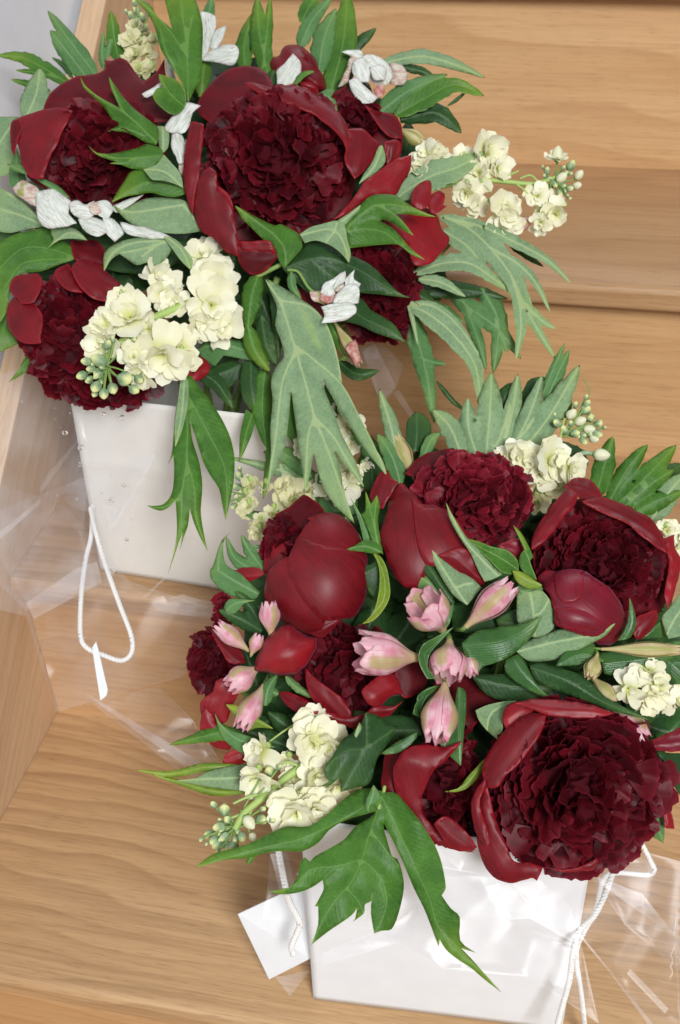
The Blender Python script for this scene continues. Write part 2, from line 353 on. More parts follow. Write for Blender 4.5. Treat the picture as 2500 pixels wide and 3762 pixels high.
def LL(c, kind, lobes, w0=0, w1=0, fold=-.3, und=6, name='leaf', tooth=.06, label=None):
    """a leaf of lance-shaped lobes: (midrib points, width)"""
    polys = []; veins = []; k = CROPS[c][2]; r = np.random.default_rng(ns()+900)
    for s, wd_ in lobes:
        mid = smooth(pts(c, s), False, 9); n = len(mid); t = np.linspace(0, 1, n)
        tg = np.gradient(mid, axis=0); tg /= np.linalg.norm(tg, axis=1)[:, None]; nm = np.stack([-tg[:, 1], tg[:, 0]], 1)
        pr = np.sin(np.pi*np.clip(t, 0, 1)**.75)**.85; pr = np.maximum(pr, (.3*(1-t*3)).clip(0)); hw = pr*wd_*k*.5
        a = mid+nm*(hw*(1+tooth*r.standard_normal(n)))[:, None]; b = mid-nm*(hw*(1+tooth*r.standard_normal(n)))[:, None]
        polys.append(np.concatenate([a[:-1], mid[-1:], b[:-1][::-1]])); veins.append(mid[:-1])
    return leaf_build(polys, veins, kind, w0, w1, fold, und, label, name)
def P(c, kind, outl, w=0, bulge=20, Rr=None, gx=0, gy=0, und=3, name='petal', th=.0003, label=None, n=4, ell=None):
    """a broad petal: outline, how far it bulges, and how it leans (gx, gy)"""
    poly = smooth(pts(c, outl), True, n, 80); rr_ = np.random.default_rng(len(outl)+int(poly[0, 0])); poly = poly+np.stack([wob(poly, int(poly[0, 1])+3, .13), wob(poly, int(poly[0, 0])+9, .15)], 1)*1.6+rr_.normal(size=poly.shape)*.25; A = abs(np.cross(poly, np.roll(poly, -1, 0)).sum())/2
    q, F = triangulate([poly], [], float(np.clip(np.sqrt(A)/13, 3.5, 12)))
    ed = union_boundary_dist(q, [poly]); Rr = Rr or max(ed.max(), 1); t = np.clip(ed/Rr, 0, 1)
    cen = poly.mean(0); qq = q-cen; ev, evec = np.linalg.eigh(np.cov((poly-cen).T)); la = qq@evec[:, 1]; ls = qq@evec[:, 0]; wd_ = math.sqrt(ev[0])*2
    big = bulge >= 40; lean = 0
    if big: prof = np.sqrt(np.maximum(0, 1-(1-t)**2))*.62+np.sin(t*np.pi/2)*.36
    elif kind.startswith('petal_') and PCEN is not None:      # a cupped guard petal: it rises to its free edge round the heart
        prof = np.sin(t*np.pi/2)*.34; dv = PCEN-cen; dl = np.linalg.norm(dv)
        if dl > 25: lean = .42*np.clip(qq@(dv/dl), -60, 60)+(18 if w > 15 else 0)
    else: prof = np.sin(t*np.pi/2)*.6
    sd = ns(); rim = np.exp(-ed/9)
    rip = (np.cos(ls/wd_*5.2+2*np.sin(la*.02+sd))*1.5+np.cos(ls/wd_*11+sd)*.8)*(und/3)*np.clip(ed/6, 0, 1)*(.22 if big else .8)
    ww = w+lean+bulge*prof+gx*qq[:, 0]+gy*qq[:, 1]+und*wob(q, sd, .045)+rip+rim*3.2*wob(q, sd+5, .16)
    if ell:      # petals wrapped round one globe: (centre, radii, depth) in photograph steps
        e2 = ((q[:, 0]-ell[0])/ell[2])**2+((q[:, 1]-ell[1])/ell[3])**2
        ww = w+ell[4]*np.sqrt(np.clip(1-e2, 0, 1))-6*np.clip(e2-1, 0, 2)+5*np.sin(t*np.pi/2)+rip*.25+rim*2.0*wob(q, sd+5, .12)
    V = np.array([W(a, b, c_) for (a, b), c_ in zip(q, ww)])
    ob = mesh_obj(name, V, F, kind, CUR, dict(ed=ed, vt=ed, vd=ed, ls=ls, la=la)); solid(ob, th)
    if label: ob['label'] = label
    return ob
def tube_pts(path, rad, seg=10, close=True):
    path = np.asarray(path, float); n = len(path); tg = np.gradient(path, axis=0); tg /= np.linalg.norm(tg, axis=1)[:, None]+1e-12
    up = np.array([.3, .5, .81]); V = []; F = []
    rad = np.broadcast_to(rad, (n,))
    for i in range(n):
        a = np.cross(tg[i], up); a /= np.linalg.norm(a)+1e-12; b = np.cross(tg[i], a)
        for k in range(seg):
            th = 2*math.pi*k/seg; V.append(path[i]+rad[i]*(math.cos(th)*a+math.sin(th)*b))
    for i in range(n-1):
        for k in range(seg): F.append((i*seg+k, i*seg+(k+1) % seg, (i+1)*seg+(k+1) % seg, (i+1)*seg+k))
    F.append(tuple(range(seg))[::-1]); F.append(tuple((n-1)*seg+k for k in range(seg)))
    return V, F
def spl3(P3, n=8): return smooth(np.array(P3, float), False, n, 170) if len(P3[0]) == 2 else catmull3(np.array(P3, float), n)
def catmull3(Pn, n):
    out = []
    N = len(Pn)
    for i in range(N-1):
        p0 = Pn[max(i-1, 0)]; p1 = Pn[i]; p2 = Pn[i+1]; p3 = Pn[min(i+2, N-1)]
        for k in range(n):
            t = k/n; out.append(.5*((2*p1)+(-p0+p2)*t+(2*p0-5*p1+4*p2-p3)*t*t+(-p0+3*p1-3*p2+p3)*t**3))
    out.append(Pn[-1]); return np.array(out)
def ST(c, s, rad, mat='stem_green', w0=0, w1=0, name='stem', parent=None):
    p = smooth(pts(c, s), False, 5, 170); n = len(p); w = np.linspace(w0, w1, n)
    path = np.array([W(a, b, x) for (a, b), x in zip(p, w)]); r = rad*CROPS[c][2]*S()
    V, F = tube_pts(path, np.linspace(r, r*.8, n), 8)
    return mesh_obj(name, V, F, mat, parent or CUR)
# --- shared meshes for repeated pieces (local: z = length, x = width, y = face normal)
def grid_mesh(name, nx, nz, fn, mat):
    V = []; F = []; A = []; Tt = []
    for j in range(nz+1):
        for i in range(nx+1):
            a = -1+2*i/nx; t = j/nz; V.append(fn(a, t)); A.append(a); Tt.append(t)
    for j in range(nz):
        for i in range(nx): F.append((j*(nx+1)+i, j*(nx+1)+i+1, (j+1)*(nx+1)+i+1, (j+1)*(nx+1)+i))
    me = bpy.data.meshes.new(name); me.from_pydata(V, [], F)
    for k, a in (('a', A), ('t', Tt)):
        at = me.attributes.new(k, 'FLOAT', 'POINT'); at.data.foreach_set('value', a)
    me.polygons.foreach_set('use_smooth', [True]*len(F)); me.materials.append(M[mat]); me.update(); return me
def ruffle_mesh(seed, mat):
    r = random.Random(seed); ph = [r.uniform(0, 6.3) for _ in range(5)]; notch = r.choice([0, .12, .2, .28]); nc = r.uniform(-.3, .3); cur = r.uniform(.15, .5); jag = [r.uniform(-1, 1)+(.9 if _ % 2 else -.5) for _ in range(13)]
    amp = r.uniform(.05, .13)
    def fn(a, t):
        wdt = .16+.42*math.sin(min(1, t*1.02)*1.75)**.9 if t > 0 else .12
        wdt = .12+.46*(1-(1-t)**2.0)
        x = a*wdt
        top = 1-.28*a*a*t - (notch*math.exp(-((a-nc)/.16)**2))*t**3 + .04*jag[int(round((a+1)*6))]*t**5
        z = t*top
        y = .22*(a*a)*t*(1 if seed % 3 else -.6)+amp*t**2*math.sin(a*5+ph[0])+.04*t*math.sin(a*9+ph[1])-cur*t*t*.55
        return (x, y, z)
    return grid_mesh('ruffle', 12, 6, fn, mat)
RUF = {m_: [ruffle_mesh(i, m_) for i in range(10)] for m_ in ('ruffle', 'ruffle_red')}
def cream_mesh(seed, mat):
    r = random.Random(seed+50); cur = r.uniform(-.25, .45); ph = r.uniform(0, 6.3); nt = r.uniform(0, .14)
    def fn(a, t):
        w_ = .10+.34*math.sin(math.pi*min(1, .06+.74*t))**.8 if t < 1 else .2
        w_ = (.07+.36*(math.sin(math.pi*(.5*t**.8+.02*t))))*(1 if t < .7 else math.sqrt(max(.0, 1-((t-.7)/.42)**2)))
        x = a*w_; z = t-(nt*math.exp(-(a/.2)**2))*t**4
        y = .20*a*a*t-cur*t*t+.06*math.sin(a*4+ph)*t*t
        return (x, y, z)
    return grid_mesh('cream_petal', 6, 6, fn, mat)
CRM = {m_: [cream_mesh(i, m_) for i in range(6)] for m_ in ('cream_petal', 'cream_shaded')}
def lathe_mesh(name, prof, mat, seg=10, rib=0):
    V = []; F = []; Tt = []; A = []
    n = len(prof)
    for i, (z, r_) in enumerate(prof):
        for k in range(seg):
            th = 2*math.pi*k/seg; rr = r_*(1+rib*math.cos(th*4)); V.append((rr*math.cos(th), rr*math.sin(th), z)); Tt.append(i/(n-1)); A.append(k/seg)
    for i in range(n-1):
        for k in range(seg): F.append((i*seg+k, i*seg+(k+1) % seg, (i+1)*seg+(k+1) % seg, (i+1)*seg+k))
    me = bpy.data.meshes.new(name); me.from_pydata(V, [], F)
    for k, a in (('a', A), ('t', Tt)):
        at = me.attributes.new(k, 'FLOAT', 'POINT'); at.data.foreach_set('value', a)
    me.polygons.foreach_set('use_smooth', [True]*len(F)); me.materials.append(M[mat]); me.update(); return me
BUDP = [(0, .05), (.08, .22), (.25, .36), (.45, .40), (.65, .36), (.82, .26), (.94, .14), (1., .02)]
BUD = {'g': lathe_mesh('bud', BUDP, 'bud', 16, .14), 'c': lathe_mesh('bud', BUDP, 'bud_cream', 12, .12)}
CALYX = lathe_mesh('calyx', [(0, .03), (.15, .07), (.3, .09), (.42, .12), (.5, .02)], 'stem_pale', 8)
def tepal_mesh(seed, mat, open_=0.):
    r = random.Random(seed+10); ph = r.uniform(0, 6); ph2 = r.uniform(0, 6)
    def fn(a, t):
        lip = max(0, (t-.8)/.2); u_ = min(1, t/.6)
        rad = .09+.37*(u_*u_*(3-2*u_)); rad *= 1-(.38 if open_ <= 0 else .12)*max(0, (t-.62)/.38)**1.3
        rad += open_*max(0, t-.6)*.5+.03*lip*math.sin(a*6+ph)
        half = math.radians(47)*(.85+.15*math.sin(math.pi*min(1, t+.1)))*(1-.12*lip**2)
        th = a*half
        z = t-.10*lip*a*a*2+.018*math.sin(a*8+ph2)*lip
        return (rad*math.sin(th), -rad*math.cos(th)*(1-.10*a*a), z)
    return grid_mesh('tepal', 10, 12, fn, mat)
TEP = {}
for k_, mt, op in (('o', 'alst_outer', 0), ('i', 'alst_inner', 0), ('oo', 'alst_outer', .28), ('io', 'alst_inner', .12), ('g', 'alst_green', -.25)):
    TEP[k_] = [tepal_mesh(i, mt, op) for i in range(3)]
def frame(z, y):
    """rotation with local z along z and local y near y"""
    z = z/np.linalg.norm(z); x = np.cross(y, z); x /= np.linalg.norm(x)+1e-9; y = np.cross(z, x); return np.stack([x, y, z], 1)
def inst(name, me, loc, rot, scale, parent):
    ob = bpy.data.objects.new(name, me); o = Vector(loc)-parent.location
    if parent.parent is not None: o = o-parent.parent.location
    mm = Matrix.Identity(4); sc_ = scale if hasattr(scale, '__len__') else (scale,)*3
    for i in range(3):
        for j in range(3): mm[i][j] = rot[i][j]*sc_[j]
        mm[i][3] = o[i]
    COL.objects.link(ob); ob.parent = parent; ob.matrix_local = mm; return ob
def sph(name, cen, rad3, mat, parent, seg=16, rings=10):
    V = []; F = []
    for j in range(rings+1):
        ph = math.pi*j/rings
        for i in range(seg):
            th = 2*math.pi*i/seg; d = np.array([math.sin(ph)*math.cos(th)*rad3[0], math.sin(ph)*math.sin(th)*rad3[1], math.cos(ph)*rad3[2]])
            V.append(cen+AX[0]*d[0]+AX[1]*d[1]+AX[2]*d[2])
    for j in range(rings):
        for i in range(seg): F.append((j*seg+i, j*seg+(i+1) % seg, (j+1)*seg+(i+1) % seg, (j+1)*seg+i))
    return mesh_obj(name, V, F, mat, parent)
def CORE(c, x, y, rx, ry, w=0, N=150, seed=1, mat='ruffle', size=.42, zr=.75, tilt=(0, 0), face=.6, body=True, zmin=-.15, name='inner_petal'):
    """the packed ruffled heart of a peony; tilt moves the centre of the whorl"""
    ox, oy, k = CROPS[c]; u, v = ox+x*k, oy+y*k; s = S(v=v); rx *= k*s; ry *= k*s; rz = min(rx, ry)*zr
    cen = W(u, v, w)-AX[2]*rz*.5
    r = np.random.default_rng(seed); axis = np.array([tilt[0], -tilt[1], 1.]); axis /= np.linalg.norm(axis)
    if body: sph('flower_base', cen, (rx*.76, ry*.76, rz*.76), 'petal_base', CUR)
    for i in range(N):
        z = 1-(i+.5)/N*(1-zmin); th = i*2.39996+r.normal()*.25; q = math.sqrt(max(0, 1-z*z)); n = np.array([q*math.cos(th), q*math.sin(th), z])
        n = n+r.normal(size=3)*.07; n /= np.linalg.norm(n)
        out = n-axis*(n@axis); on = np.linalg.norm(out); out = out/(on+1e-6)
        L = n*(1-face*on)+out*(face*min(1, on*1.3))+r.normal(size=3)*.30; L /= np.linalg.norm(L)
        # petal face looks to the flower's axis, as cupped petals do
        N3 = axis*.9+n*.5-out*.55*(1-on)+r.normal(size=3)*.35
        pos = n*(.64+.25*r.random())-L*size*.32
        Lw = AX[0]*L[0]+AX[1]*L[1]+AX[2]*L[2]; Nw = AX[0]*N3[0]+AX[1]*N3[1]+AX[2]*N3[2]
        pw = cen+AX[0]*pos[0]*rx+AX[1]*pos[1]*ry+AX[2]*pos[2]*rz
        sc_ = size*math.sqrt(rx*ry)*(.6+.75*r.random())
        inst(name, RUF[mat][int(r.integers(10))], pw, frame(Lw, -Nw), (sc_*(1.0+.5*r.random()), sc_, sc_), CUR)
def FLORET(c, x, y, rad, w=0, seed=1, face=(0, 0), mat='cream_petal', parent=None, n=(5, 4, 3)):
    """a double stock floret: calyx with three whorls of petals"""
    ox, oy, k = CROPS[c]; u, v = ox+x*k, oy+y*k; s = S(v=v); rr = rad*k*s; r = np.random.default_rng(seed*31+7)
    ax = AX[2]+AX[0]*(face[0]+r.normal()*.25)-AX[1]*(face[1]+r.normal()*.25); ax /= np.linalg.norm(ax)
    cen = W(u, v, w)-ax*rr*.35; fr = frame(ax, AX[1]); par = CUR
    f = inst('floret', CALYX, cen-ax*rr*.45, fr, rr, par)
    floc = Vector(cen-ax*rr*.45)
    f.matrix_local = Matrix.Translation(floc-par.location)
    me = CALYX
    for wi, (cnt, ln, an) in enumerate(zip(n, (1.12, .92, .6), (76, 50, 24))):
        o0 = r.uniform(0, 6.3)
        for j in range(cnt):
            th = o0+2*math.pi*j/cnt+r.normal()*.26; al = math.radians(an+r.normal()*15)
            rad_ = fr[:, 0]*math.cos(th)+fr[:, 1]*math.sin(th)
            L = ax*math.cos(al)+rad_*math.sin(al); Nn = ax*math.sin(al)-rad_*math.cos(al)
            b = cen+rad_*rr*.04; ln_ = rr*ln*(.82+.36*r.random())
            inst('petal', CRM[mat][int(r.integers(6))], b, frame(L, Nn), (ln_*1.25, ln_, ln_), f)
    f.data = FCAL[0]
    return f
FCAL = [lathe_mesh('floret', [(0, .0006), (.003, .0015), (.006, .002), (.008, .0004)], 'stem_pale', 8)]
def BUDS(c, lst, kind='g', w=0, toward=None, hub=None, extra=0):
    """closed buds, each on its own little stalk from the hub of the spike"""
    ox, oy, k = CROPS[c]; r = np.random.default_rng(int(lst[0][0]))
    lst = list(lst)
    for q in list(lst):
        for e in range(extra): a_ = r.uniform(0, 6.28); lst.append((q[0]+math.cos(a_)*q[2]*1.3, q[1]+math.sin(a_)*q[2]*1.3, q[2]*r.uniform(.45, .7)))
    for i, (x, y, rad) in enumerate(lst):
        u, v = ox+x*k, oy+y*k; s = S(v=v); ww = w+r.uniform(-14, 10)
        hb = hub or toward
        d = np.array([x-hb[0], -(y-hb[1])]) if hb else r.normal(size=2); d = d/(np.linalg.norm(d)+1e-6)+r.normal(size=2)*.3
        L = AX[0]*d[0]+AX[1]*d[1]+AX[2]*(.5+.4*r.random()); L /= np.linalg.norm(L); ln = rad*1.8*k*s
        b0 = W(u, v, ww)-L*ln*.5
        inst('bud', BUD[kind], b0, frame(L, AX[2]+AX[0]*.1), (ln*.86, ln*.86, ln*1.05), CUR)
        if hub:
            h = W(ox+hub[0]*k, oy+hub[1]*k, w-12); pth = catmull3(np.array([h, (h+b0)/2-L*ln*.3, b0]), 5); V, F = tube_pts(pth, .0006, 6); mesh_obj('bud_stalk', V, F, 'stem_green', CUR)
def ALST(c, x0, y0, x1, y1, width, w0=0, w1=10, kind='n', seed=0):
    """one alstroemeria flower: three outer and three inner tepals round the throat"""
    ox, oy, k = CROPS[c]; a = W(ox+x0*k, oy+y0*k, w0); b = W(ox+x1*k, oy+y1*k, w1); L = b-a; ln = np.linalg.norm(L); L /= ln
    wd_ = width*k*S()
    e_ = a-L*ln*.12-AX[2]*ln*.45; Vt, Ft = tube_pts(catmull3(np.array([a+L*ln*.08, a-L*ln*.05-AX[2]*ln*.06, e_]), 5), wd_*.085, 8); mesh_obj('stalk', Vt, Ft, 'stem_green', CUR)
    r = random.Random(seed+int(x0)); fr0 = frame(L, AX[2]); th0 = r.uniform(0, 6.28)
    for j in range(6):
        th = th0+j*math.pi/3; y = -(fr0[:, 0]*math.cos(th)+fr0[:, 1]*math.sin(th)); fr = frame(L, y); outer = j % 2 == 0
        key = {'n': 'o' if outer else 'i', 'o': 'oo' if outer else 'io', 'g': 'g'}[kind]; q = 1.06 if outer else .9
        ls = ln*(1.0 if outer else 1.02)
        inst('outer_petal' if outer else 'inner_petal', TEP[key][j//2], a, fr, (wd_*1.15*q, wd_*1.15*q, ls), CUR)
def dome(c, x, y, w=-160):
    ox, oy, k = CROPS[c]; return W(ox+x*k, oy+y*k, w)
# ------------------------------------------------------------------ the stairs
G, EV, TN, HH = .225, .017, .020, .17
def struct(ob): ob['kind'] = 'structure'; return ob
def extrude_x(name, prof, x0, x1, mat, n=1):
    k = len(prof); V = [(x0, y, z) for y, z in prof]+[(x1, y, z) for y, z in prof]
    F = [(i, (i+1) % k, (i+1) % k+k, i+k) for i in range(k)]+[tuple(range(k))[::-1], tuple(range(k, 2*k))]
    ob = mesh_obj(name, V, F, mat, None, smooth_=False); return struct(ob)
def tread(i):
    y0 = (i-2)*G-EV; y1 = (i-1)*G+.012; z = (i-1)*HH
    r = .0065; prof = [(y1, z-TN), (y1, z)]
    for a in range(0, 91, 15): prof.append((y0+r-r*math.sin(math.radians(a)), z-r+r*math.cos(math.radians(a))))
    for a in range(0, 91, 30): prof.append((y0+.003-.003*math.cos(math.radians(a)), z-TN+.003-.003*math.sin(math.radians(a))))
    return extrude_x('tread', prof, 0, 1.25, 'wood_tread' if i <= 1 else 'wood_tread_up')
for i in range(0, 7): tread(i)
for i in range(-1, 5):
    extrude_x('riser', [(i*G, (i-1)*HH+HH-.001), (i*G, i*HH+HH-TN-.0005), (i*G+.012, i*HH+HH-TN-.0005), (i*G+.012, (i-1)*HH+HH-.001)][::-1], 0, 1.25, 'wood_riser')
sl = .775; zt = .238
extrude_x('stringer', [(-.7, -.75), (-.7, zt-.7*sl-.0), (1.3, zt+1.3*sl), (1.3, -.75)], -.021, -.0005, 'wood_stringer')
struct(mesh_obj('wall', [(-.0275, -1.2, -.8), (-.0275, 1.8, -.8), (-.0275, 1.8, 2.6), (-.0275, -1.2, 2.6)], [(0, 1, 2, 3)], 'wall_paint', None, smooth_=False))
struct(mesh_obj('floor', [(-1.5, -2.5, -.36), (2.5, -2.5, -.36), (2.5, -.6, -.36), (-1.5, -.6, -.36)], [(0, 1, 2, 3)], 'wood_tread', None, smooth_=False))
# ------------------------------------------------------------------ paper bags
def panel(name, q, nrm, mat, parent, th=.0006, nu=40, nv=36, bow=.0015, seed=0, cut=None):
    """a slightly bowed paper panel through four corners"""
    q = [np.array(a, float) for a in q]; r = np.random.default_rng(seed); V = []; F = []
    ph = r.uniform(0, 6, 4)
    for j in range(nv+1):
        for i in range(nu+1):
            a, b = i/nu, j/nv; p = (q[0]*(1-a)+q[1]*a)*(1-b)+(q[3]*(1-a)+q[2]*a)*b
            d = .0007*math.exp(-((b-.62-.03*math.sin(a*3+ph[2]))/.022)**2)-.0005*math.exp(-((a-.55-.06*(b-.5))/.02)**2)*b+.0006*math.exp(-((a+b*.8-1.12)/.022)**2)
            d += bow*math.sin(math.pi*a)*math.sin(math.pi*b*.5)+bow*.4*math.sin(a*7+ph[0])*math.sin(b*5+ph[1])*math.sin(math.pi*a)*b
            V.append(p+np.array(nrm)*d)
    for j in range(nv):
        for i in range(nu): F.append((j*(nu+1)+i, j*(nu+1)+i+1, (j+1)*(nu+1)+i+1, (j+1)*(nu+1)+i))
    ob = mesh_obj(name, V, F, mat, parent); solid(ob, th); return ob
def rope(name, path, rad, parent, mat='cord'):
    path = catmull3(np.array(path), 14); n = len(path); L = np.concatenate([[0], np.cumsum(np.linalg.norm(np.diff(path, axis=0), axis=1))])
    tg = np.gradient(path, axis=0); tg /= np.linalg.norm(tg, axis=1)[:, None]; up = np.array([.35, -.6, .7]); allV = []; allF = []
    m_ = max(n, int(L[-1]/.0007)); ss = np.linspace(0, L[-1], m_); pp = np.stack([np.interp(ss, L, path[:, i]) for i in range(3)], 1); tt = np.stack([np.interp(ss, L, tg[:, i]) for i in range(3)], 1)
    for k in range(3):
        st = []
        for i in range(m_):
            a = np.cross(tt[i], up); a /= np.linalg.norm(a)+1e-9; b = np.cross(tt[i], a); th = ss[i]/(rad*4.2)*2*math.pi+k*2*math.pi/3
            st.append(pp[i]+rad*.43*(math.cos(th)*a+math.sin(th)*b))
        V, F = tube_pts(st, rad*.60, 6); o = len(allV); allV += V; allF += [tuple(x+o for x in f) for f in F]
    return mesh_obj(name, allV, allF, mat, parent)
def bag(label, FL, FR, depth, h, inset, mat):
    FL = np.array(FL); FR = np.array(FR); ux = (FR-FL)/np.linalg.norm(FR-FL); uy = np.array([-ux[1], ux[0], 0]); up = np.array([0, 0, h])
    t = T('paper_bag', label, 'paper bag', Vector((FL+FR)/2+uy*depth/2))
    BL = FL+uy*depth; BR = FR+uy*depth
    tl, tr_, bl, br = FL+up+ux*inset, FR+up-ux*inset*.5, BL+up+ux*inset, BR+up-ux*inset*.5
    panel('front_panel', [FL, FR, tr_, tl], -uy, mat, t, bow=.002, seed=1)
    panel('back_panel', [BR, BL, bl, br], uy, mat, t, bow=.001, seed=2)
    # gusseted sides folded inward
    for nm, a, b, c_, d, s in (('side_panel', BL, FL, tl, bl, 1), ('side_panel', FR, BR, br, tr_, -1)):
        mb = (a+b)/2+ux*.004*s; mt = (c_+d)/2+ux*.016*s
        V = [a, mb, b, c_, mt, d]; F = [(0, 1, 4, 5), (1, 2, 3, 4)]
        o = mesh_obj(nm, V, F, mat, t, smooth_=False); solid(o, .0006)
    o = mesh_obj('bottom_panel', [FL+[0, 0, .001], FR+[0, 0, .001], BR+[0, 0, .001], BL+[0, 0, .001]], [(0, 1, 2, 3)], mat, t, smooth_=False)
    return t, ux, uy
BQ = 'A'
tA, uxA, uyA = bag('off-white paper carrier bag on the upper stair, its front half hidden by hanging leaves', (.068, .006, .1706), (.236, -.003, .1706), .085, .165, .006, 'paper_cream')
def Wd(u, v, d): return CAM+R.T@np.array([(u*KK-1250)/FPX, (v*KK-1881)/FPX, 1.])*d
T('rope_handle', 'white twisted cord handle drooping from the upper bag over the stair edge', 'cord handle', Vector(Wd(240, 1400, .78)))
rope('cord', [Wd(209, 1170, .80), Wd(221, 1225, .78), Wd(243, 1300, .775), Wd(275, 1390, .775), Wd(303, 1465, .775), Wd(303, 1505, .775), Wd(280, 1522, .775), Wd(240, 1510, .775), Wd(200, 1492, .775), Wd(186, 1460, .775), Wd(188, 1370, .777), Wd(198, 1290, .78), Wd(211, 1235, .79), Wd(214, 1165, .81)], .0018, CUR)
T('plastic_tag', 'thin white plastic tag end hooked on the drooping cord loop', 'tag', Vector(Wd(228, 1550, .773)))
V_ = [Wd(*p) for p in ((213, 1492, .772), (222, 1478, .772), (226, 1492, .771), (249, 1590, .771), (246, 1603, .771), (232, 1614, .771), (214, 1500, .771))]
solid(mesh_obj('tag_strip', V_, [tuple(range(7))], 'paper', CUR, smooth_=False), .0004)
tB, uxB, uyB = bag('glossy white paper carrier bag on the lower stair in front', (.281, -.216, .0006), (.449, -.206, .0006), .085, .205, .002, 'paper')
for mt_ in (0,):
    V, F = [], []
    for nm, pth, rd in (('cord_handle', [Wd(640, 1950, .672), Wd(655, 2030, .68), Wd(668, 2080, .69), Wd(690, 2125, .70), Wd(684, 2150, .705), Wd(672, 2180, .71), Wd(676, 2200, .713)], .0021),
                        ('cord_handle', [Wd(1420, 1985, .70), Wd(1400, 2050, .69), Wd(1370, 2110, .68), Wd(1340, 2140, .665), Wd(1322, 2190, .66), Wd(1312, 2260, .675), Wd(1290, 2340, .69), Wd(1275, 2400, .70)], .0019),
                        ('cord_handle', [Wd(1480, 1945, .73), Wd(1500, 1985, .73), Wd(1508, 2005, .73), Wd(1490, 2016, .735), Wd(1420, 2012, .73), Wd(1390, 2030, .72), Wd(1372, 2100, .70), Wd(1345, 2150, .69), Wd(1328, 2200, .685), Wd(1340, 2290, .71), Wd(1352, 2400, .73)], .0017)):
        rope(nm, pth, rd, tB)
T('paper_card', 'blank white folded card leaning at the left side of the lower bag', 'card', Vector(Wd(640, 2170, .735)))
for off in (0, .004):
    V_ = [Wd(*p) for p in ((549, 2106+off*300, .738+off), (712, 2030, .715+off), (716, 2208, .742+off), (621, 2256, .765+off))]
    solid(mesh_obj('card_leaf', V_, [(0, 1, 2, 3)], 'paper', CUR, smooth_=False), .0005)
# ------------------------------------------------------------------ upper bouquet (A)
BQ = 'A'
def peony(label, c, x, y, w=-150):
    global PCEN
    t = T('peony', label, 'peony', Vector(dome(c, x, y, w)), 'dark red peonies in the two bouquets'); PCEN = np.array([CROPS[c][0]+x*CROPS[c][2], CROPS[c][1]+y*CROPS[c][2]]); return t
peony('wide open dark maroon peony at the far left of the upper bouquet', 1, 540, 880)
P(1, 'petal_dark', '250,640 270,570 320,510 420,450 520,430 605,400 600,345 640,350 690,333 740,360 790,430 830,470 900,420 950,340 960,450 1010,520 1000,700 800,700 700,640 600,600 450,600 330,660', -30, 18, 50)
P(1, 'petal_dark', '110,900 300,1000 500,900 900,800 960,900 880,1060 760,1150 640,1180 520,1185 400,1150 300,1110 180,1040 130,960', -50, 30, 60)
CORE(1, 590, 870, 330, 300, 10, 190, 3, 'ruffle', .34, .6, (-.1, .1))
P(1, 'petal_mid', '255,632 340,618 420,640 370,740 330,830 280,930 250,1030 180,1020 130,950 110,850 85,800 70,760 78,700 110,680 180,650', 28, 22, 40, gx=-.15)
P(1, 'petal_dark', '60,760 72,700 115,682 135,730 108,800 80,900 66,850', 16, 10)
peony('largest dark red peony, fully open in the middle of the upper bouquet', 2, 480, 880)
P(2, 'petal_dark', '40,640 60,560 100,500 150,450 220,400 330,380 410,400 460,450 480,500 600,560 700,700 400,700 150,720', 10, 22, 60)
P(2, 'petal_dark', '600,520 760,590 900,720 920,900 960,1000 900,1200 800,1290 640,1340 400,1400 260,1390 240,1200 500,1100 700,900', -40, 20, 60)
CORE(2, 490, 890, 450, 445, 45, 298, 5, 'ruffle', .235, .62, (-.1, 0.0))
P(2, 'petal_mid', '905,745 980,740 1060,800 1100,850 1060,920 1000,985 950,1030 900,960 885,900 905,820', 38, 18)
P(2, 'petal_bright', '1270,895 1275,960 1220,1060 1180,1120 1080,1120 980,1170 900,1240 820,1262 900,1190 960,1110 1000,1050 1120,960 1200,910', 30, 18)
P(2, 'petal_mid', '310,480 380,475 450,500 560,490 660,510 760,580 850,650 900,720 910,790 905,880 870,800 800,730 740,680 660,640 560,600 460,560 380,530', 66, 22, 14, gy=.1)
P(1, 'petal_mid', '1100,712 1140,705 1175,720 1165,850 1150,1000 1120,1150 1112,1240 1070,1120 1058,1000 1070,860', 60, 16)
P(1, 'petal_mid', '1160,1000 1210,962 1250,1000 1255,1080 1330,1160 1350,1250 1370,1350 1375,1480 1300,1450 1240,1380 1160,1330 1120,1240 1130,1130', 64, 20, 26)
P(1, 'petal_bright', '1257,1070 1310,1110 1340,1170 1352,1265 1290,1200 1262,1140', 74, 8)
P(2, 'petal_dark', '270,1400 300,1430 440,1440 490,1460 500,1480 430,1565 350,1580 290,1530 270,1460', 30, 14)
P(2, 'petal_mid', '270,1390 350,1392 440,1383 470,1400 500,1460 440,1460 340,1460 280,1440', 40, 10)
peony('small half hidden dark red peony at the top of the upper bouquet', 2, 620, 400)
P(2, 'petal_mid', '450,380 460,330 510,320 540,270 600,260 660,280 710,330 750,400 780,480 780,520 720,530 640,500 560,470 500,480', -60, 44)
P(2, 'petal_dark', '640,290 690,310 740,400 775,500 730,520 690,400', -40, 22)
P(2, 'petal_bright', '630,470 720,480 745,540 660,530', -30, 10)
peony('dark maroon peony behind the right side of the largest one', 2, 1020, 720)
P(2, 'petal_dark', '815,540 900,490 930,530 1000,600 1080,640 1180,665 1215,720 1222,830 1200,920 1130,960 1060,920 960,860 860,660', -44, 26)
CORE(2, 960, 700, 150, 170, -26, 60, 8, 'ruffle', .42, .5)
P(2, 'petal_mid', '1115,820 1180,805 1212,830 1195,910 1130,955 1125,880', -8, 12)
P(2, 'petal_dark', '1000,600 1080,640 1180,665 1215,720 1222,800 1150,790 1080,720', -12, 12)
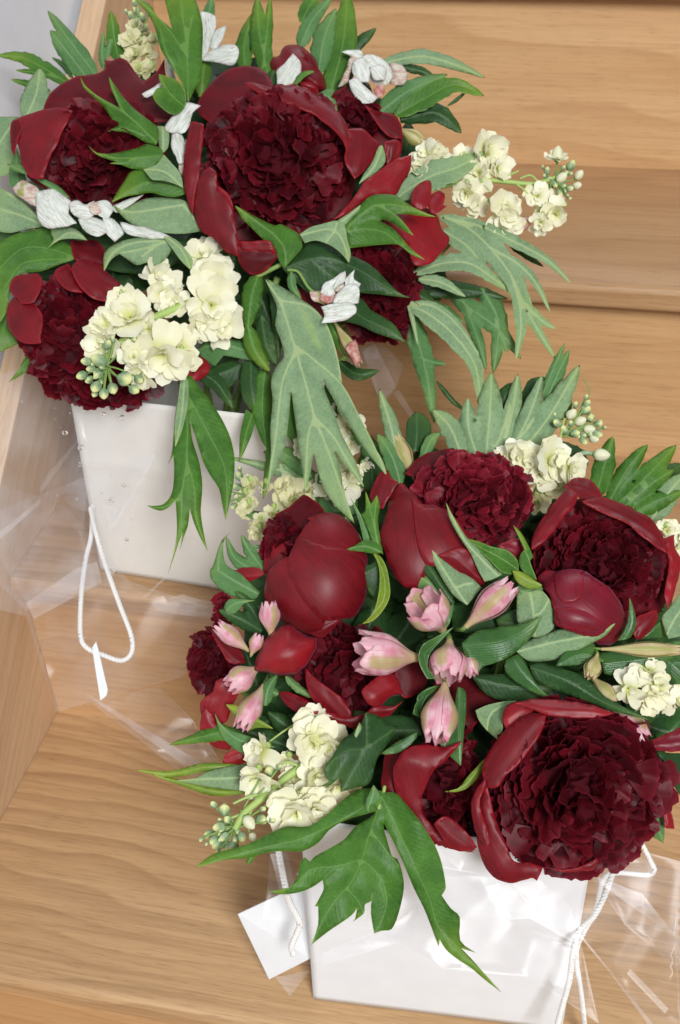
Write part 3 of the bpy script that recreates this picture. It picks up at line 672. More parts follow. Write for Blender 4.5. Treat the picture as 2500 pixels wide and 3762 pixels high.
peony('crimson petalled peony at the lower right of the upper bouquet', 5, 1150, 300)
CORE(5, 1090, 400, 205, 340, -20, 130, 9, 'ruffle', .36, .6, (0, 0), name='inner_petal')
P(2, 'petal_bright', '1100,1290 1150,1200 1240,1170 1340,1190 1420,1240 1450,1320 1492,1370 1470,1430 1380,1520 1300,1532 1270,1490 1250,1400 1150,1330', 6, 34)
P(2, 'petal_bright', '1270,1160 1295,1080 1350,1040 1385,1050 1388,1120 1360,1200 1300,1200', 14, 18)
P(2, 'petal_bright', '1365,1150 1420,1100 1465,1120 1455,1180 1478,1186 1410,1235 1380,1215', 12, 16)
P(5, 'petal_mid', '600,420 700,400 790,480 760,590 700,560 620,520', -20, 10)
peony('dark maroon peony at the lower left of the upper bouquet, ragged lower edge', 4, 350, 800)
CORE(4, 620, 1060, 330, 160, -30, 90, 11, 'ruffle', .42, .8)
CORE(4, 390, 830, 300, 350, 0, 190, 12, 'ruffle', .30, .6, (.05, -.2))
P(4, 'petal_mid', '60,560 80,500 150,485 220,480 245,540 200,640 130,650 100,620 70,600', 18, 16)
P(4, 'petal_mid', '40,720 60,640 120,600 200,650 250,740 235,830 240,880 170,885 90,850 50,790', 20, 30)
P(4, 'petal_dark', '410,285 480,290 560,290 610,360 600,430 500,410 430,400', -10, 12)
P(4, 'petal_mid', '320,460 400,420 440,500 480,590 400,580 340,530', 20, 12)
P(4, 'petal_mid', '420,430 480,400 560,410 620,470 700,540 725,590 640,600 620,645 540,620 470,570 430,500', 32, 26)
P(4, 'petal_bright', '1080,1010 1120,950 1190,980 1212,1030 1170,1080 1100,1098 1060,1060', 0, 20)

def sprig(label, c, x, y, name='leaf_sprig', cat='leaves'): return T(name, label, cat, Vector(dome(c, x, y, -120)))
sprig('long narrow green leaves reaching up to the white wall at the top left corner', 1, 400, 480)
LL(1, 'leaf_mid', [('560,440 430,270 275,60', 95), ('520,470 390,300 290,175', 120)], -70, -40)
LL(1, 'leaf_dark', [('420,450 370,380 300,330', 34)], -80, -70)
LL(1, 'leaf_top', [('420,500 250,390 120,330 -20,320', 85), ('340,450 220,420 90,405', 40), ('290,530 180,490 65,458', 50), ('280,600 260,560 150,500', 60)], -80, -60)
LL(1, 'leaf_under', [('150,680 210,540 232,392', 150)], -50, -30)
sprig('pale grey-green leaves at the left edge beside the leftmost maroon peony', 1, 60, 900)
LO(1, 'leaf_under', '-20,672 120,672 90,700 65,760 70,830 85,900 60,1000 -20,1025', '110,680 40,760 -20,860', -60, -60)
LO(1, 'leaf_under', '-20,1075 120,1140 200,1220 262,1305 150,1322 60,1342 -20,1330', ['262,1305 120,1240 -20,1200', '262,1305 140,1180 40,1110'], -20, 10)
LO(1, 'leaf_mid', '100,845 130,950 155,1050 120,1090 60,1075 55,980', '105,1080 98,940 100,850', -30, -20)
LO(1, 'leaf_mid', '42,945 120,948 180,980 215,1015 300,1050 360,1090 410,1148 330,1110 240,1055 180,1015 90,985', '410,1148 220,1030 42,945', 34, 38)
sprig('broad dark green leaves drooping at the left edge below the pale ones', 4, 200, 400)
LO(4, 'leaf_top', '-30,330 50,270 150,235 290,212 320,260 420,330 425,400 330,430 240,465 120,480 70,560 50,650 30,720 -30,800', ['425,380 250,330 120,340 -30,480', '425,400 250,400 120,430 30,560'], 0, 20, -.1)
LO(4, 'leaf_top', '-30,700 40,600 60,700 60,800 115,878 60,905 -30,945', '40,620 30,780 -30,880', -40, -30)
LO(4, 'leaf_top', '150,885 240,890 285,930 200,1010 130,1060 50,1105 110,1030 150,950', '280,920 180,960 50,1105', -50, -30)
LO(4, 'leaf_dark', '0,300 -30,200 60,190 150,260 300,330 200,350 60,300', '300,330 100,270 -20,240', -60, -50)
sprig('bright green lobed leaf standing up at the top edge between two white flowers', 1, 1080, 590)
LO(1, 'leaf_top', '770,-10 860,20 905,90 990,165 965,60 940,-40 1110,-40 1150,60 1170,170 1165,330 1160,440 1120,520 1085,592 1060,500 1000,400 930,290 900,180 860,90', ['1085,590 1080,330 1060,150 1040,-40', '1083,560 1010,400 960,300 925,170', '1080,330 980,180 870,60 780,-8', '1082,330 1090,200 1110,90'], 40, 60, -.3, 7)
LO(1, 'leaf_top', '915,425 960,440 1030,470 1072,540 1065,620 1020,658 970,650 900,590 880,550 905,510 950,500 925,480', '1060,610 980,540 925,440', 46, 60, .3)
sprig('light green toothed leaves lying across the leftmost maroon peony', 1, 920, 880)
LO(1, 'leaf_top', '465,440 490,490 560,550 650,600 692,622 645,520 628,440 670,500 720,570 790,640 870,700 912,740 915,800 900,835 840,820 790,790 720,760 618,757 680,722 650,690 600,620 540,560 480,500', ['910,830 800,720 700,640 580,570 470,450', '780,700 700,620 630,450', '830,780 720,740 625,755'], 60, 90, -.35, 7)
LO(1, 'leaf_top', '510,838 560,880 640,885 720,870 800,850 850,828 920,850 942,880 930,920 880,970 830,977 760,972 700,950 632,942 670,930 600,910 550,885', ['940,895 760,910 640,905 512,840', '800,905 720,940 640,943'], 60, 92, -.35)
LO(1, 'leaf_top', '760,985 850,970 900,975 960,1000 1050,1060 1065,1120 1000,1135 930,1125 870,1110 800,1120 720,1135 643,1168 680,1100 720,1040', '1055,1090 860,1050 760,1090 645,1166', 50, 78, -.3)
LO(1, 'leaf_under', '825,975 900,950 945,890 990,940 1040,1000 1058,1085 1010,1060 940,1040 880,1035 850,1005', '1058,1085 950,990 830,977', 66, 76, .3)
LO(1, 'leaf_under', '905,725 950,730 975,760 970,850 930,890 912,815', '940,880 940,730', 40, 46)
sprig('pale undersides of leaves between the two big peonies of the upper bouquet', 1, 1100, 1250)
LO(1, 'leaf_under', '650,1175 700,1212 740,1190 820,1150 900,1138 1000,1145 1070,1160 1120,1250 1165,1330 1060,1347 930,1340 830,1320 760,1290 700,1240', '1150,1300 1060,1180 900,1205 740,1222 650,1175', 44, 70, -.3, 6)
LO(1, 'leaf_under', '298,1315 400,1308 460,1335 505,1385 420,1375 340,1385 275,1432 310,1380 295,1345', '505,1380 400,1340 278,1430', 30, 40)
LO(4, 'leaf_under', '600,470 603,360 680,300 790,270 900,255 970,275 992,330 950,400 890,435 850,415 790,430 740,400 690,365 640,400', ['980,290 850,330 700,360', '980,290 780,300 650,360 600,468', '900,320 820,380'], 46, 66, -.35)
LO(4, 'leaf_under', '930,255 1010,280 1070,340 1112,400 1100,458 1040,400 990,330', '940,258 1040,330 1100,455', 50, 60, .3)
LO(4, 'leaf_dark', '440,240 560,260 700,230 900,240 1100,250 1050,400 800,480 500,420 420,330', '1050,300 700,330 440,300', -40, -40)
LL(2, 'leaf_top', [('450,440 400,200 385,-20', 115), ('410,430 440,200 462,-20', 70)], -50, -30)
sprig('tall narrow leaves rising to the top edge behind the small top peony', 2, 760, 450)
LL(2, 'leaf_mid', [('630,280 700,120 820,-20', 95)], -80, -60)
LL(2, 'leaf_top', [('640,130 690,30 740,-30', 95)], -82, -70)
LL(2, 'leaf_mid', [('740,420 770,220 840,50', 125)], -60, -50)
LL(2, 'leaf_top', [('800,560 880,250 905,-60', 165)], -60, -40)
LL(2, 'leaf_dark', [('860,330 980,240 1072,162', 75), ('790,540 850,420 900,300', 140)], -66, -60)
LL(2, 'leaf_mid', [('90,130 110,60 125,-20', 70)], -90, -80)
LL(2, 'leaf_top', [('320,420 310,250 375,60', 95), ('60,560 80,380 110,300', 90)], -70, -60)
LL(1, 'leaf_top', [('690,360 660,220 640,60', 95), ], -80, -60)
LL(1, 'leaf_mid', [('600,400 590,300 600,180', 45), ('620,330 640,240 690,190', 40)], -85, -70)
sprig('long green leaves pointing right at the upper right of the upper bouquet', 3, 40, 660)
LL(3, 'leaf_under', [('-40,380 220,325 420,370 600,448', 85)], -70, -80)
LL(3, 'leaf_dark', [('100,380 220,405 310,440', 55)], -90, -90)
LL(3, 'leaf_mid', [('-10,650 150,530 385,428', 125)], -50, -60)
LL(3, 'leaf_top', [('85,665 250,570 420,490 595,552', 120)], -44, -60, .25)
LL(3, 'leaf_dark', [('110,690 320,650 465,768', 120), ('490,530 430,580 380,612', 22)], -60, -70)
sprig('broken pale leaf bits beside the maroon peony right of the largest one', 2, 1000, 980)
LO(2, 'leaf_under', '970,1062 1000,1000 1050,930 1085,845 1108,835 1125,930 1060,1000 1000,1040', '972,1060 1060,960 1105,845', 52, 56)
LO(2, 'leaf_mid', '730,545 790,513 832,520 810,560 838,580 850,645 820,645 770,590', '730,545 800,560 845,640', 0, 6)
sprig('single pointed leaf crossing in front of the white stock at right', 3, 120, 1120)
LL(3, 'leaf_under', [('90,1140 280,1020 450,960 595,875', 165)], -20, 10, .2)
sprig('group of glossy green leaves under the largest peony at its lower right', 5, 600, 300)
LO(2, 'leaf_top', '256,1183 300,1205 370,1245 440,1280 490,1300 520,1290 580,1320 625,1350 645,1420 600,1480 540,1548 510,1500 480,1430 440,1400 400,1360 350,1310 300,1260', '550,1530 540,1430 480,1350 400,1290 258,1185', 70, 96, -.35)
LO(5, 'leaf_dark', '530,290 600,220 650,160 720,130 800,160 860,200 915,215 960,230 1050,280 1130,360 1200,430 1272,462 1180,452 1080,440 980,430 900,400 800,430 700,440 620,380', ['540,290 750,230 950,290 1130,400 1270,460', '700,245 800,330 900,390'], 40, 60, -.25, 6)
LO(2, 'leaf_under', '630,1350 690,1310 760,1290 850,1270 890,1300 905,1380 925,1460 915,1517 870,1460 800,1410 720,1385 660,1400', ['640,1355 800,1320 870,1370 915,1510', '850,1270 830,1330 780,1400'], 74, 84, .25)
LO(2, 'leaf_under', '845,1272 910,1230 1000,1165 975,1210 925,1260 890,1300', '850,1290 920,1240 1000,1168', 78, 82)
LO(2, 'leaf_top', '885,1300 930,1230 980,1180 1040,1130 1110,1118 1190,1130 1260,1180 1340,1220 1417,1250 1330,1245 1260,1235 1180,1230 1230,1280 1287,1357 1230,1330 1170,1290 1120,1265 1080,1270 1160,1310 1210,1360 1270,1430 1352,1497 1270,1465 1200,1410 1100,1410 1000,1420 915,1430 905,1370', ['890,1330 980,1240 1080,1180 1230,1190 1415,1250', '895,1340 1000,1320 1120,1340 1220,1420 1350,1495', '1080,1185 1180,1240 1285,1355'], 76, 96, -.3, 6)
LO(5, 'leaf_dark', '900,470 980,460 1040,530 1110,570 1180,620 1237,717 1150,690 1060,660 980,620 880,595 900,540', ['900,500 1000,580 1130,640 1235,715'], 10, 30, -.2)
LL(5, 'leaf_dark', [('860,830 960,900 1088,880', 80)], -20, -10)
LO(5, 'leaf_top', '780,600 850,610 900,720 918,812 870,780 820,710', '800,610 860,710 915,810', 28, 34)
LL(5, 'leaf_top', [('390,330 350,470 330,650', 120), ('330,620 370,760 460,890', 100)], 30, 20)
LL(5, 'leaf_mid', [('580,310 590,400 640,470', 50)], 40, 50)
ST(5, '380,340 460,300 560,250', 16, 'stem_green', 20, 40)
ST(5, '560,300 620,310 680,400 730,440', 9, 'stem_green', 40, 60)
# hanging foliage at the front
sprig('large pale green divided leaf seen from below, hanging between the two bouquets', 5, 430, 350)
LO(5, 'leaf_under', ['430,350 480,400 560,480 635,530 655,600 695,690 748,768 762,772 800,860 870,950 930,1050 1000,1200 1060,1320 1110,1400 1135,1492 1060,1400 990,1310 920,1200 860,1110 800,1000 755,925 780,1010 830,1130 870,1240 920,1340 960,1420 1000,1552 930,1470 870,1400 828,1335 850,1400 870,1480 882,1570 920,1680 950,1767 900,1720 830,1650 770,1560 740,1470 712,1345 700,1420 690,1480 660,1577 650,1480 635,1380 620,1280 600,1130 580,985 572,1100 560,1220 550,1300 510,1410 470,1490 438,1572 455,1450 465,1350 462,1200 475,1050 465,940 500,850 540,800 520,700 490,620 500,520 465,430',
    '440,350 530,400 640,470 700,510 760,570 800,640 840,760 865,880 875,955 800,870 757,765 735,690 700,600 650,530 600,510 540,490'],
   ['430,355 520,490 600,740 655,920 715,1140 800,1360 870,1560 950,1765', '600,730 740,840 880,970 1000,1190 1060,1310 1135,1490', '530,478 680,510 780,610 840,780 870,940', '597,785 535,930 510,1100 490,1280 440,1570', '715,1145 680,1250 670,1400 660,1575', '710,1140 830,1270 900,1390 1000,1550'], 50, 120, -.22, 5)
sprig('slender green leaves hanging in shade behind the large pale divided leaf', 5, 420, 450)
LL(5, 'leaf_dark', [('480,380 500,560 510,820', 70), ('410,560 440,740 500,850', 95)], 10, 10)
LL(5, 'leaf_top', [('430,870 415,1100 440,1330', 120), ('560,1000 580,1180 640,1360', 110), ('470,1200 460,1400 420,1620', 60), ('780,960 830,1060 840,1160', 70)], -20, 0)
LL(5, 'leaf_under', [('660,1560 560,1470 460,1440 222,1378', 80), ('520,1420 540,1500 560,1600', 60)], -30, -20)
LO(5, 'leaf_dark', '300,840 330,800 380,820 420,960 405,1100 350,1110 310,1060 288,960', '350,810 350,950 370,1100', -20, -10)
LO(5, 'leaf_top', '320,1100 385,1150 350,1260 310,1350 283,1402 285,1260', '360,1120 320,1250 285,1400', -20, -10)
LO(5, 'leaf_dark', '20,880 120,860 250,820 310,850 290,920 200,1000 150,960 60,930', '300,840 160,900 40,890', -60, -60)
LL(5, 'leaf_dark', [('30,880 150,950 250,1102', 95)], -40, -30)
LO(4, 'leaf_mid', '1140,920 1220,850 1300,850 1420,880 1500,960 1568,1000 1400,970 1290,950 1240,1010 1180,980', '1180,900 1350,900 1560,998', -10, 0)
LL(5, 'leaf_dark', [('380,400 460,600 480,700', 200)], -40, -60)
sprig('bright green two-lobed leaf hanging in front of the upper white bag', 7, 1060, -20)
LO(7, 'leaf_top', '1040,-30 1100,-30 1150,40 1210,110 1280,220 1330,330 1352,440 1350,560 1330,680 1310,760 1300,802 1280,700 1262,620 1210,540 1170,460 1130,330 1098,235 1110,340 1150,470 1167,600 1158,740 1167,830 1197,980 1150,890 1120,820 1095,738 1085,830 1060,900 1040,972 1050,885 1030,930 1005,1010 968,1112 1000,1000 1020,880 1018,760 1012,690 970,730 920,747 845,717 930,715 980,670 1000,600 1005,500 1000,430 970,477 990,420 1000,330 1010,200 1030,80',
   ['1065,-20 1080,240 1075,450 1050,650 1045,800 1000,1000 970,1110', '1075,60 1180,260 1290,480 1310,640 1302,800', '1080,450 1120,620 1130,780 1195,978', '1060,600 1010,690 930,730 850,718'], 20, 50, -.22, 6)
LO(7, 'leaf_under', '1045,-40 1085,0 1080,150 1045,300 1010,385 1008,250 1028,100', '1065,-20 1050,180 1012,380', 30, 34, .3)
sprig('mass of pale divided leaves hanging at the right side of the upper bouquet', 6, 60, 350)
LL(6, 'leaf_dark', [('20,600 200,570 380,580 575,625', 101), ('560,250 640,340 780,440', 58), ('560,500 640,560 700,640', 54)], -70, -70)
LL(6, 'leaf_mid', [('240,580 360,680 520,800 650,970', 117), ('420,560 520,760 490,1055', 117), ('320,640 400,850 450,1035', 74), ('500,740 540,850 575,935', 54), ('100,640 220,700 320,760', 70)], -80, -60)
LL(6, 'leaf_under', [('180,150 400,200 600,290 800,400 938,535', 74), ('190,150 350,220 480,340 600,500 700,720 855,980', 136), ('590,480 640,650 650,800 620,975', 81), ('480,330 640,430 740,540 820,705', 54), ('680,650 770,750 850,797', 49), ('200,230 350,330 455,485', 109)], -40, -20, .2)
LL(6, 'leaf_under', [('30,480 200,420 350,420 480,500 590,585', 101), ('60,510 190,530 332,612', 66)], -30, -25, .2)
LL(6, 'leaf_mid', [('-10,660 60,880 110,1080 150,1340', 124), ('70,960 150,990 218,1000', 45)], -50, -20)
LL(6, 'leaf_under', [('-10,650 130,720 270,840 390,1020 420,1290', 128), ('0,650 150,670 290,780 412,955', 54), ('0,660 30,760 55,890', 27)], -30, 0, .25)
LL(6, 'leaf_dark', [('165,1100 260,1215 345,1278', 30)], -70, -70)
LL(6, 'leaf_dark', [('-60,560 60,600 160,660', 93)], -60, -60)
# white flowers of the upper bouquet
def stock(label, c, x, y): return T('stock_stem', label, 'stock flower', Vector(dome(c, x, y, -100)), 'cream stock flower stems')
stock('large cream white stock flower head at the lower left of the upper bouquet', 4, 1150, 650)
ST(4, '1180,620 1040,670 880,740 740,840 620,960 600,1060', 26, 'stem_pale', 20, 60)
for i, f in enumerate([(1170, 360, 105, 20, 0, -.5), (1300, 470, 80, 0, .6, -.2), (1225, 520, 135, 40, .1, -.1), (1225, 665, 140, 62, .2, .1), (1290, 790, 110, 40, .4, .4), (1150, 800, 90, 40, .1, .5), (930, 500, 105, 30, -.1, -.4), (930, 590, 95, 44, -.2, -.2), (1000, 650, 80, 40, 0, 0), (740, 700, 140, 74, -.2, 0), (690, 600, 60, 70, -.4, -.5), (850, 790, 80, 60, 0, .2), (930, 960, 150, 84, .1, .2), (1040, 900, 100, 60, .3, .1), (600, 770, 85, 70, -.5, -.3), (570, 880, 100, 60, -.5, .2), (770, 950, 90, 80, 0, 0), (810, 1060, 85, 70, .1, .5), (1080, 960, 80, 50, .5, .3)]):
    FLORET(4, f[0], f[1], f[2], f[3], 100+i, (f[4], f[5]))
BUDS(4, [(475, 1065, 38), (575, 980, 52), (555, 1130, 45), (650, 1140, 45), (720, 1085, 62), (620, 890, 34), (735, 880, 32), (500, 985, 34), (570, 1060, 34), (600, 1170, 40)], 'g', 84, hub=(615, 1010), extra=2)
stock('pale yellow stock spike standing at the top left behind a bright leaf', 1, 800, 420)
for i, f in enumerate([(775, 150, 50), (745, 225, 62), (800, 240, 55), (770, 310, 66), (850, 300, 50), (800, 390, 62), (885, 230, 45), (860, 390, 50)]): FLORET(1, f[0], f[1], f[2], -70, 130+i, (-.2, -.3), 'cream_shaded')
BUDS(1, [(790, 60, 34), (760, 90, 30), (820, 100, 30), (840, 160, 30)], 'g', -70, hub=(800, 200), extra=2)
stock('cream stock stem with green tip buds reaching right over the bare stair', 3, 300, 1050)
ST(3, '300,1080 500,1050 650,1040 880,1060 1010,1020', 17, 'stem_pale', -20, -40)
for s_ in ('780,1060 820,1090 860,1130', '680,1045 740,1010 795,985', '590,1060 640,1110', '900,1040 860,1010 800,1030', '920,1070 940,1120 990,1190'): ST(3, s_, 7, 'stem_pale', -30, -30)
for i, f in enumerate([(640, 870, 125, -10, .1, -.4), (690, 970, 75, -20, .5, .2), (560, 990, 90, -6, 0, 0), (480, 900, 65, -20, -.2, -.4), (490, 1120, 90, 0, -.1, .3), (250, 880, 90, 0, -.2, -.3), (345, 875, 50, 0, .3, -.3), (210, 990, 60, -4, -.3, .3), (400, 960, 80, -30, 0, 0), (540, 1180, 75, -24, 0, .5), (710, 1200, 110, 0, .1, .1), (720, 1280, 85, -10, .1, .6), (905, 1130, 66, -20, -.1, 0), (1010, 1230, 72, -20, .4, .3), (915, 1290, 60, -20, -.1, .6), (1020, 900, 60, -30, .1, -.8)]):
    FLORET(3, f[0], f[1], f[2], f[3], 150+i, (f[4], f[5]))
BUDS(3, [(1040, 1025, 42), (1140, 1010, 38), (1130, 1070, 36), (980, 1110, 34), (1020, 890, 50)], 'c', -30, hub=(985, 1030), extra=0)
BUDS(3, [(1095, 955, 36), (1000, 1060, 28), (1085, 1085, 30), (1050, 1170, 36), (960, 985, 26), (930, 1220, 30), (1060, 1000, 24), (1030, 1110, 26)], 'g', -30, hub=(990, 1035), extra=2)
def alst(label, c, x, y, g='white alstroemeria flowers'): return T('alstroemeria', label, 'alstroemeria', Vector(dome(c, x, y, -60)), g)
alst('open white alstroemeria at the top edge, left of centre, beside the bright leaf', 1, 1180, 340)
P(1, 'white_petal', '1140,85 1190,68 1240,90 1247,150 1225,220 1205,290 1160,350 1150,200', -50, 12)
P(1, 'white_petal', '1155,348 1220,290 1290,262 1355,262 1382,300 1350,372 1300,372 1240,360', -30, 12, gx=.15)
P(1, 'white_petal', '1210,275 1235,185 1312,148 1285,225 1250,282', -40, 8)
P(1, 'white_petal', '950,340 985,360 1010,440 1015,465 965,430', -40, 8)
P(1, 'white_petal', '820,540 880,505 930,480 960,500 900,540 845,562', 20, 6)
alst('double looking white alstroemeria at the upper right of the upper bouquet', 2, 1050, 480)
P(2, 'blush_petal', '845,500 890,420 915,340 965,300 985,340 930,400 905,480', -30, 12)
P(2, 'blush_petal', '1150,365 1210,368 1252,430 1232,485 1150,485 1145,420', -40, 20)
P(2, 'white_petal', '870,300 930,283 985,290 1000,330 950,340 905,318', -30, 8)
P(2, 'white_petal', '1000,320 1080,325 1150,380 1155,460 1100,500 1020,450 985,380', -30, 16)
P(2, 'white_petal', '1030,390 1090,370 1130,400 1120,460 1060,460', -8, 12)
P(2, 'white_petal', '940,350 1000,340 1040,400 1030,470 970,470 935,420', -14, 14)
P(2, 'throat_petal', '1060,510 1110,480 1115,540 1070,560', -10, 6)
P(2, 'white_petal', '915,462 960,450 1010,500 1080,560 1050,592 980,592 930,530', -4, 12)
alst('single white spotted alstroemeria petal above the largest peony', 2, 570, 500)
P(2, 'white_petal', '497,410 540,370 592,310 632,350 642,400 620,450 560,495 500,500', -10, 12)
LL(2, 'leaf_top', [('600,490 650,430 715,412', 36)], 0, 6); LL(2, 'leaf_dark', [('470,490 470,440 490,400', 60)], -20, -20)
alst('crumpled whitish alstroemeria squeezed between the two biggest peonies', 1, 1040, 920)
P(1, 'white_petal', '950,740 990,670 1050,620 1082,590 1157,610 1112,650 1095,720 1060,765 1020,765 980,765', 44, 14)
P(1, 'white_petal', '985,760 1030,750 1062,800 1062,940 1030,940 990,850', 34, 12)
P(1, 'blush_petal', '1040,900 1075,800 1085,900 1050,1010 1030,980', 24, 8)
alst('white alstroemeria with frilled centre lying below the leftmost peony', 4, 400, 180)
P(1, 'blush_petal', '75,1080 130,1040 200,1070 228,1100 212,1192 150,1160 100,1130', 34, 14)
P(4, 'white_petal', '210,30 240,0 300,-8 370,30 412,70 400,130 442,190 330,217 250,205 215,140', 50, 18)
P(4, 'white_petal', '395,75 450,55 490,80 545,60 560,120 500,170 460,165 420,130', 58, 12)
P(4, 'white_petal', '540,65 620,60 655,110 620,165 560,140', 60, 10)
P(4, 'white_petal', '450,165 520,150 600,180 620,240 560,265 480,225', 56, 14)
P(4, 'white_petal', '590,150 650,160 700,210 712,255 660,295 610,240', 58, 14)
P(4, 'white_petal', '690,182 780,200 870,220 992,270 930,282 800,270 720,240', 50, 10)
P(4, 'blush_petal', '520,80 570,70 600,110 560,140 520,120', 66, 4)
P(4, 'white_petal', '640,90 740,50 830,22 760,80 680,130', 40, 6)
alst('open white alstroemeria with a red throat beside the large pale hanging leaf', 5, 700, 460)
P(5, 'blush_petal', '690,425 760,420 800,440 770,500 700,470', 70, 12)
P(5, 'throat_petal', '750,440 835,422 840,470 790,495 752,475', 80, 8)
P(5, 'white_petal', '750,430 780,370 850,347 830,400 835,440 800,455', 86, 10)
P(5, 'white_petal', '795,365 850,330 897,303 895,360 850,400 820,420', 76, 8)
P(5, 'white_petal', '890,360 950,298 942,350 982,382 950,440 900,420', 80, 8)
P(5, 'white_petal', '820,490 850,430 910,380 970,400 968,490 900,500', 92, 14)
P(5, 'white_petal', '750,510 800,500 870,488 948,500 952,550 880,592 758,608 775,560', 96, 14)
P(5, 'blush_petal', '820,400 870,370 900,400 850,430', 74, 4)
alst('red and cream striped alstroemeria bud hanging below the red throated flower', 5, 840, 610, 'alstroemeria buds')
ALST(5, 830, 600, 975, 845, 80, 30, 36, 'g', 3)
P(5, 'throat_petal', '900,740 950,700 985,820 950,848 915,800', 64, 12)
alst('small striped alstroemeria bud at the right edge of the upper bouquet, mostly hidden', 2, 1230, 740, 'alstroemeria buds')
ALST(2, 1200, 740, 1350, 830, 90, -40, -40, 'g', 4)
alst('pale pink alstroemeria tip under the cream stock at right', 3, 780, 1300, 'alstroemeria buds')
ALST(3, 740, 1330, 860, 1270, 70, -50, -50, 'n', 4)
# ------------------------------------------------------------------ lower bouquet (B)
BQ = 'B'
peony('unopened round crimson peony bud with shiny petals at the left of the lower bouquet', 8, 720, 620)
P(8, 'petal_dark', '500,330 490,300 560,260 620,210 660,183 740,240 772,290 740,420 600,480 520,440', -50, 24)
CORE(8, 560, 480, 130, 180, -40, 60, 21, 'ruffle', .5, .6)
P(8, 'petal_mid', '425,640 428,520 450,430 500,400 540,470 560,540 500,620', -36, 16)
sph('flower_body', W(439+760*.4, 1066+640*.4, -70), tuple(x*S(v=1300) for x in (92, 110, 80)), 'petal_dark', CUR, 24, 16)
P(8, 'petal_mid', '640,400 690,330 670,318 780,288 880,310 940,370 985,450 1020,560 1000,700 800,600 640,540 600,470', -34, 44, 110, ell=(733, 1316, 126, 150, 100))
P(8, 'petal_mid', '430,780 440,650 500,575 580,530 640,620 720,740 760,860 780,910 740,985 640,992 560,945 480,860', -28, 46, 110, ell=(733, 1316, 126, 150, 100))
P(8, 'petal_mid', '565,560 600,470 640,430 740,470 900,500 1000,560 1032,680 1000,800 960,880 880,902 770,905 700,850 620,740 575,650', -20, 62, 150, ell=(733, 1316, 126, 150, 100))
P(8, 'petal_mid', '660,960 760,905 860,905 800,980 740,1010', 6, 16)
P(8, 'petal_bright', '370,1192 380,1130 420,1040 490,960 570,930 660,990 735,1010 725,1080 650,1190 560,1227 450,1212', 30, 56)
P(8, 'petal_bright', '262,620 300,605 400,610 432,640 350,682 300,680', -40, 14)
peony('very dark peony sunk in shade at the centre left of the lower bouquet', 8, 900, 1250)
CORE(8, 880, 1190, 280, 280, -46, 120, 23, 'ruffle', .36, .5)
P(8, 'petal_mid', '662,1180 720,1240 800,1300 880,1365 925,1440 900,1472 820,1460 720,1385 672,1300', 10, 14)
P(8, 'petal_mid', '505,1325 580,1325 680,1375 722,1410 640,1448 560,1400', -10, 14)
P(8, 'petal_mid', '690,1432 800,1438 900,1470 1000,1445 1060,1408 1180,1400 1232,1370 1150,1450 1060,1482 960,1532 860,1502 760,1470', 4, 14)
P(8, 'petal_dark', '1170,1150 1300,1140 1375,1230 1310,1330 1230,1355 1190,1290', -8, 24)
P(8, 'petal_bright', '988,1320 1030,1270 1080,1230 1150,1208 1200,1250 1222,1330 1150,1352 1090,1407 1030,1390', 20, 34)
peony('open peony with crimson ruffles at the top of the lower bouquet', 9, 300, 380)
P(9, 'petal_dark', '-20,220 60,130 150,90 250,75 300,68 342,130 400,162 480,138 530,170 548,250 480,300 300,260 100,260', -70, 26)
CORE(9, 370, 370, 370, 260, -20, 230, 25, 'ruffle_red', .30, .6, (0, -.2))
P(8, 'petal_mid', '1035,190 1090,60 1130,33 1152,80 1200,112 1150,190 1110,270 1060,250', -20, 12)
P(8, 'petal_mid', '1090,420 1130,300 1150,200 1210,118 1260,150 1320,230 1355,300 1368,420 1372,560 1330,700 1250,722 1180,655 1120,520', -28, 36, 60, ell=(985, 1262, 135, 135, 78))
P(9, 'petal_mid', '20,360 75,393 160,403 250,450 320,530 360,600 430,760 440,850 400,872 300,800 200,760 100,740 50,600', -20, 44, 80, ell=(985, 1262, 135, 135, 78))
P(9, 'petal_mid', '170,690 260,655 340,660 400,760 440,860 350,830 270,770', 36, 16)
P(9, 'petal_plum', '510,640 580,603 650,598 668,650 640,720 590,700', 20, 18)
peony('open peony with a rolled crimson rim at the right of the lower bouquet', 9, 1100, 900)
P(9, 'petal_dark', '720,700 800,480 1000,360 1250,420 1450,560 1520,760 1480,960 1400,1080 1300,1170 1100,1100 800,900', -50, 20)
CORE(9, 1120, 780, 410, 370, -4, 285, 27, 'ruffle', .25, .6, (.05, -.1))
P(9, 'petal_mid', '708,662 712,600 760,500 830,400 920,310 972,330 962,400 900,470 830,560 760,632', 36, 22)
P(9, 'petal_mid', '895,300 960,243 1050,260 1100,310 1117,362 1010,375 955,330', 10, 22)
P(9, 'petal_mid', '1000,378 1100,353 1200,378 1300,428 1400,480 1470,590 1490,680 1420,640 1340,570 1260,510 1130,455 1040,412', 34, 22)
P(9, 'petal_bright', '1470,590 1530,573 1537,650 1568,700 1568,760 1535,900 1495,1000 1475,900 1500,760', 0, 16)
P(9, 'petal_mid', '1300,1060 1430,1000 1440,1060 1345,1172 1305,1165', 10, 20)
P(9, 'petal_plum', '745,830 790,778 860,785 900,770 1000,775 1090,830 1170,890 1230,980 1257,1080 1225,1160 1130,1215 1000,1150 900,1115 850,1090 835,980 800,900', 16, 60, 95, ell=(1341, 1400, 108, 96, 74))
P(9, 'petal_plum', '848,1000 950,990 1050,1030 1130,1090 1110,1120 1000,1115 890,1108', 21, 12, ell=(1341, 1400, 108, 96, 74))
P(9, 'petal_plum', '850,790 900,772 990,778 1010,860 980,940 900,960 850,900', 22, 14, ell=(1341, 1400, 108, 96, 74))
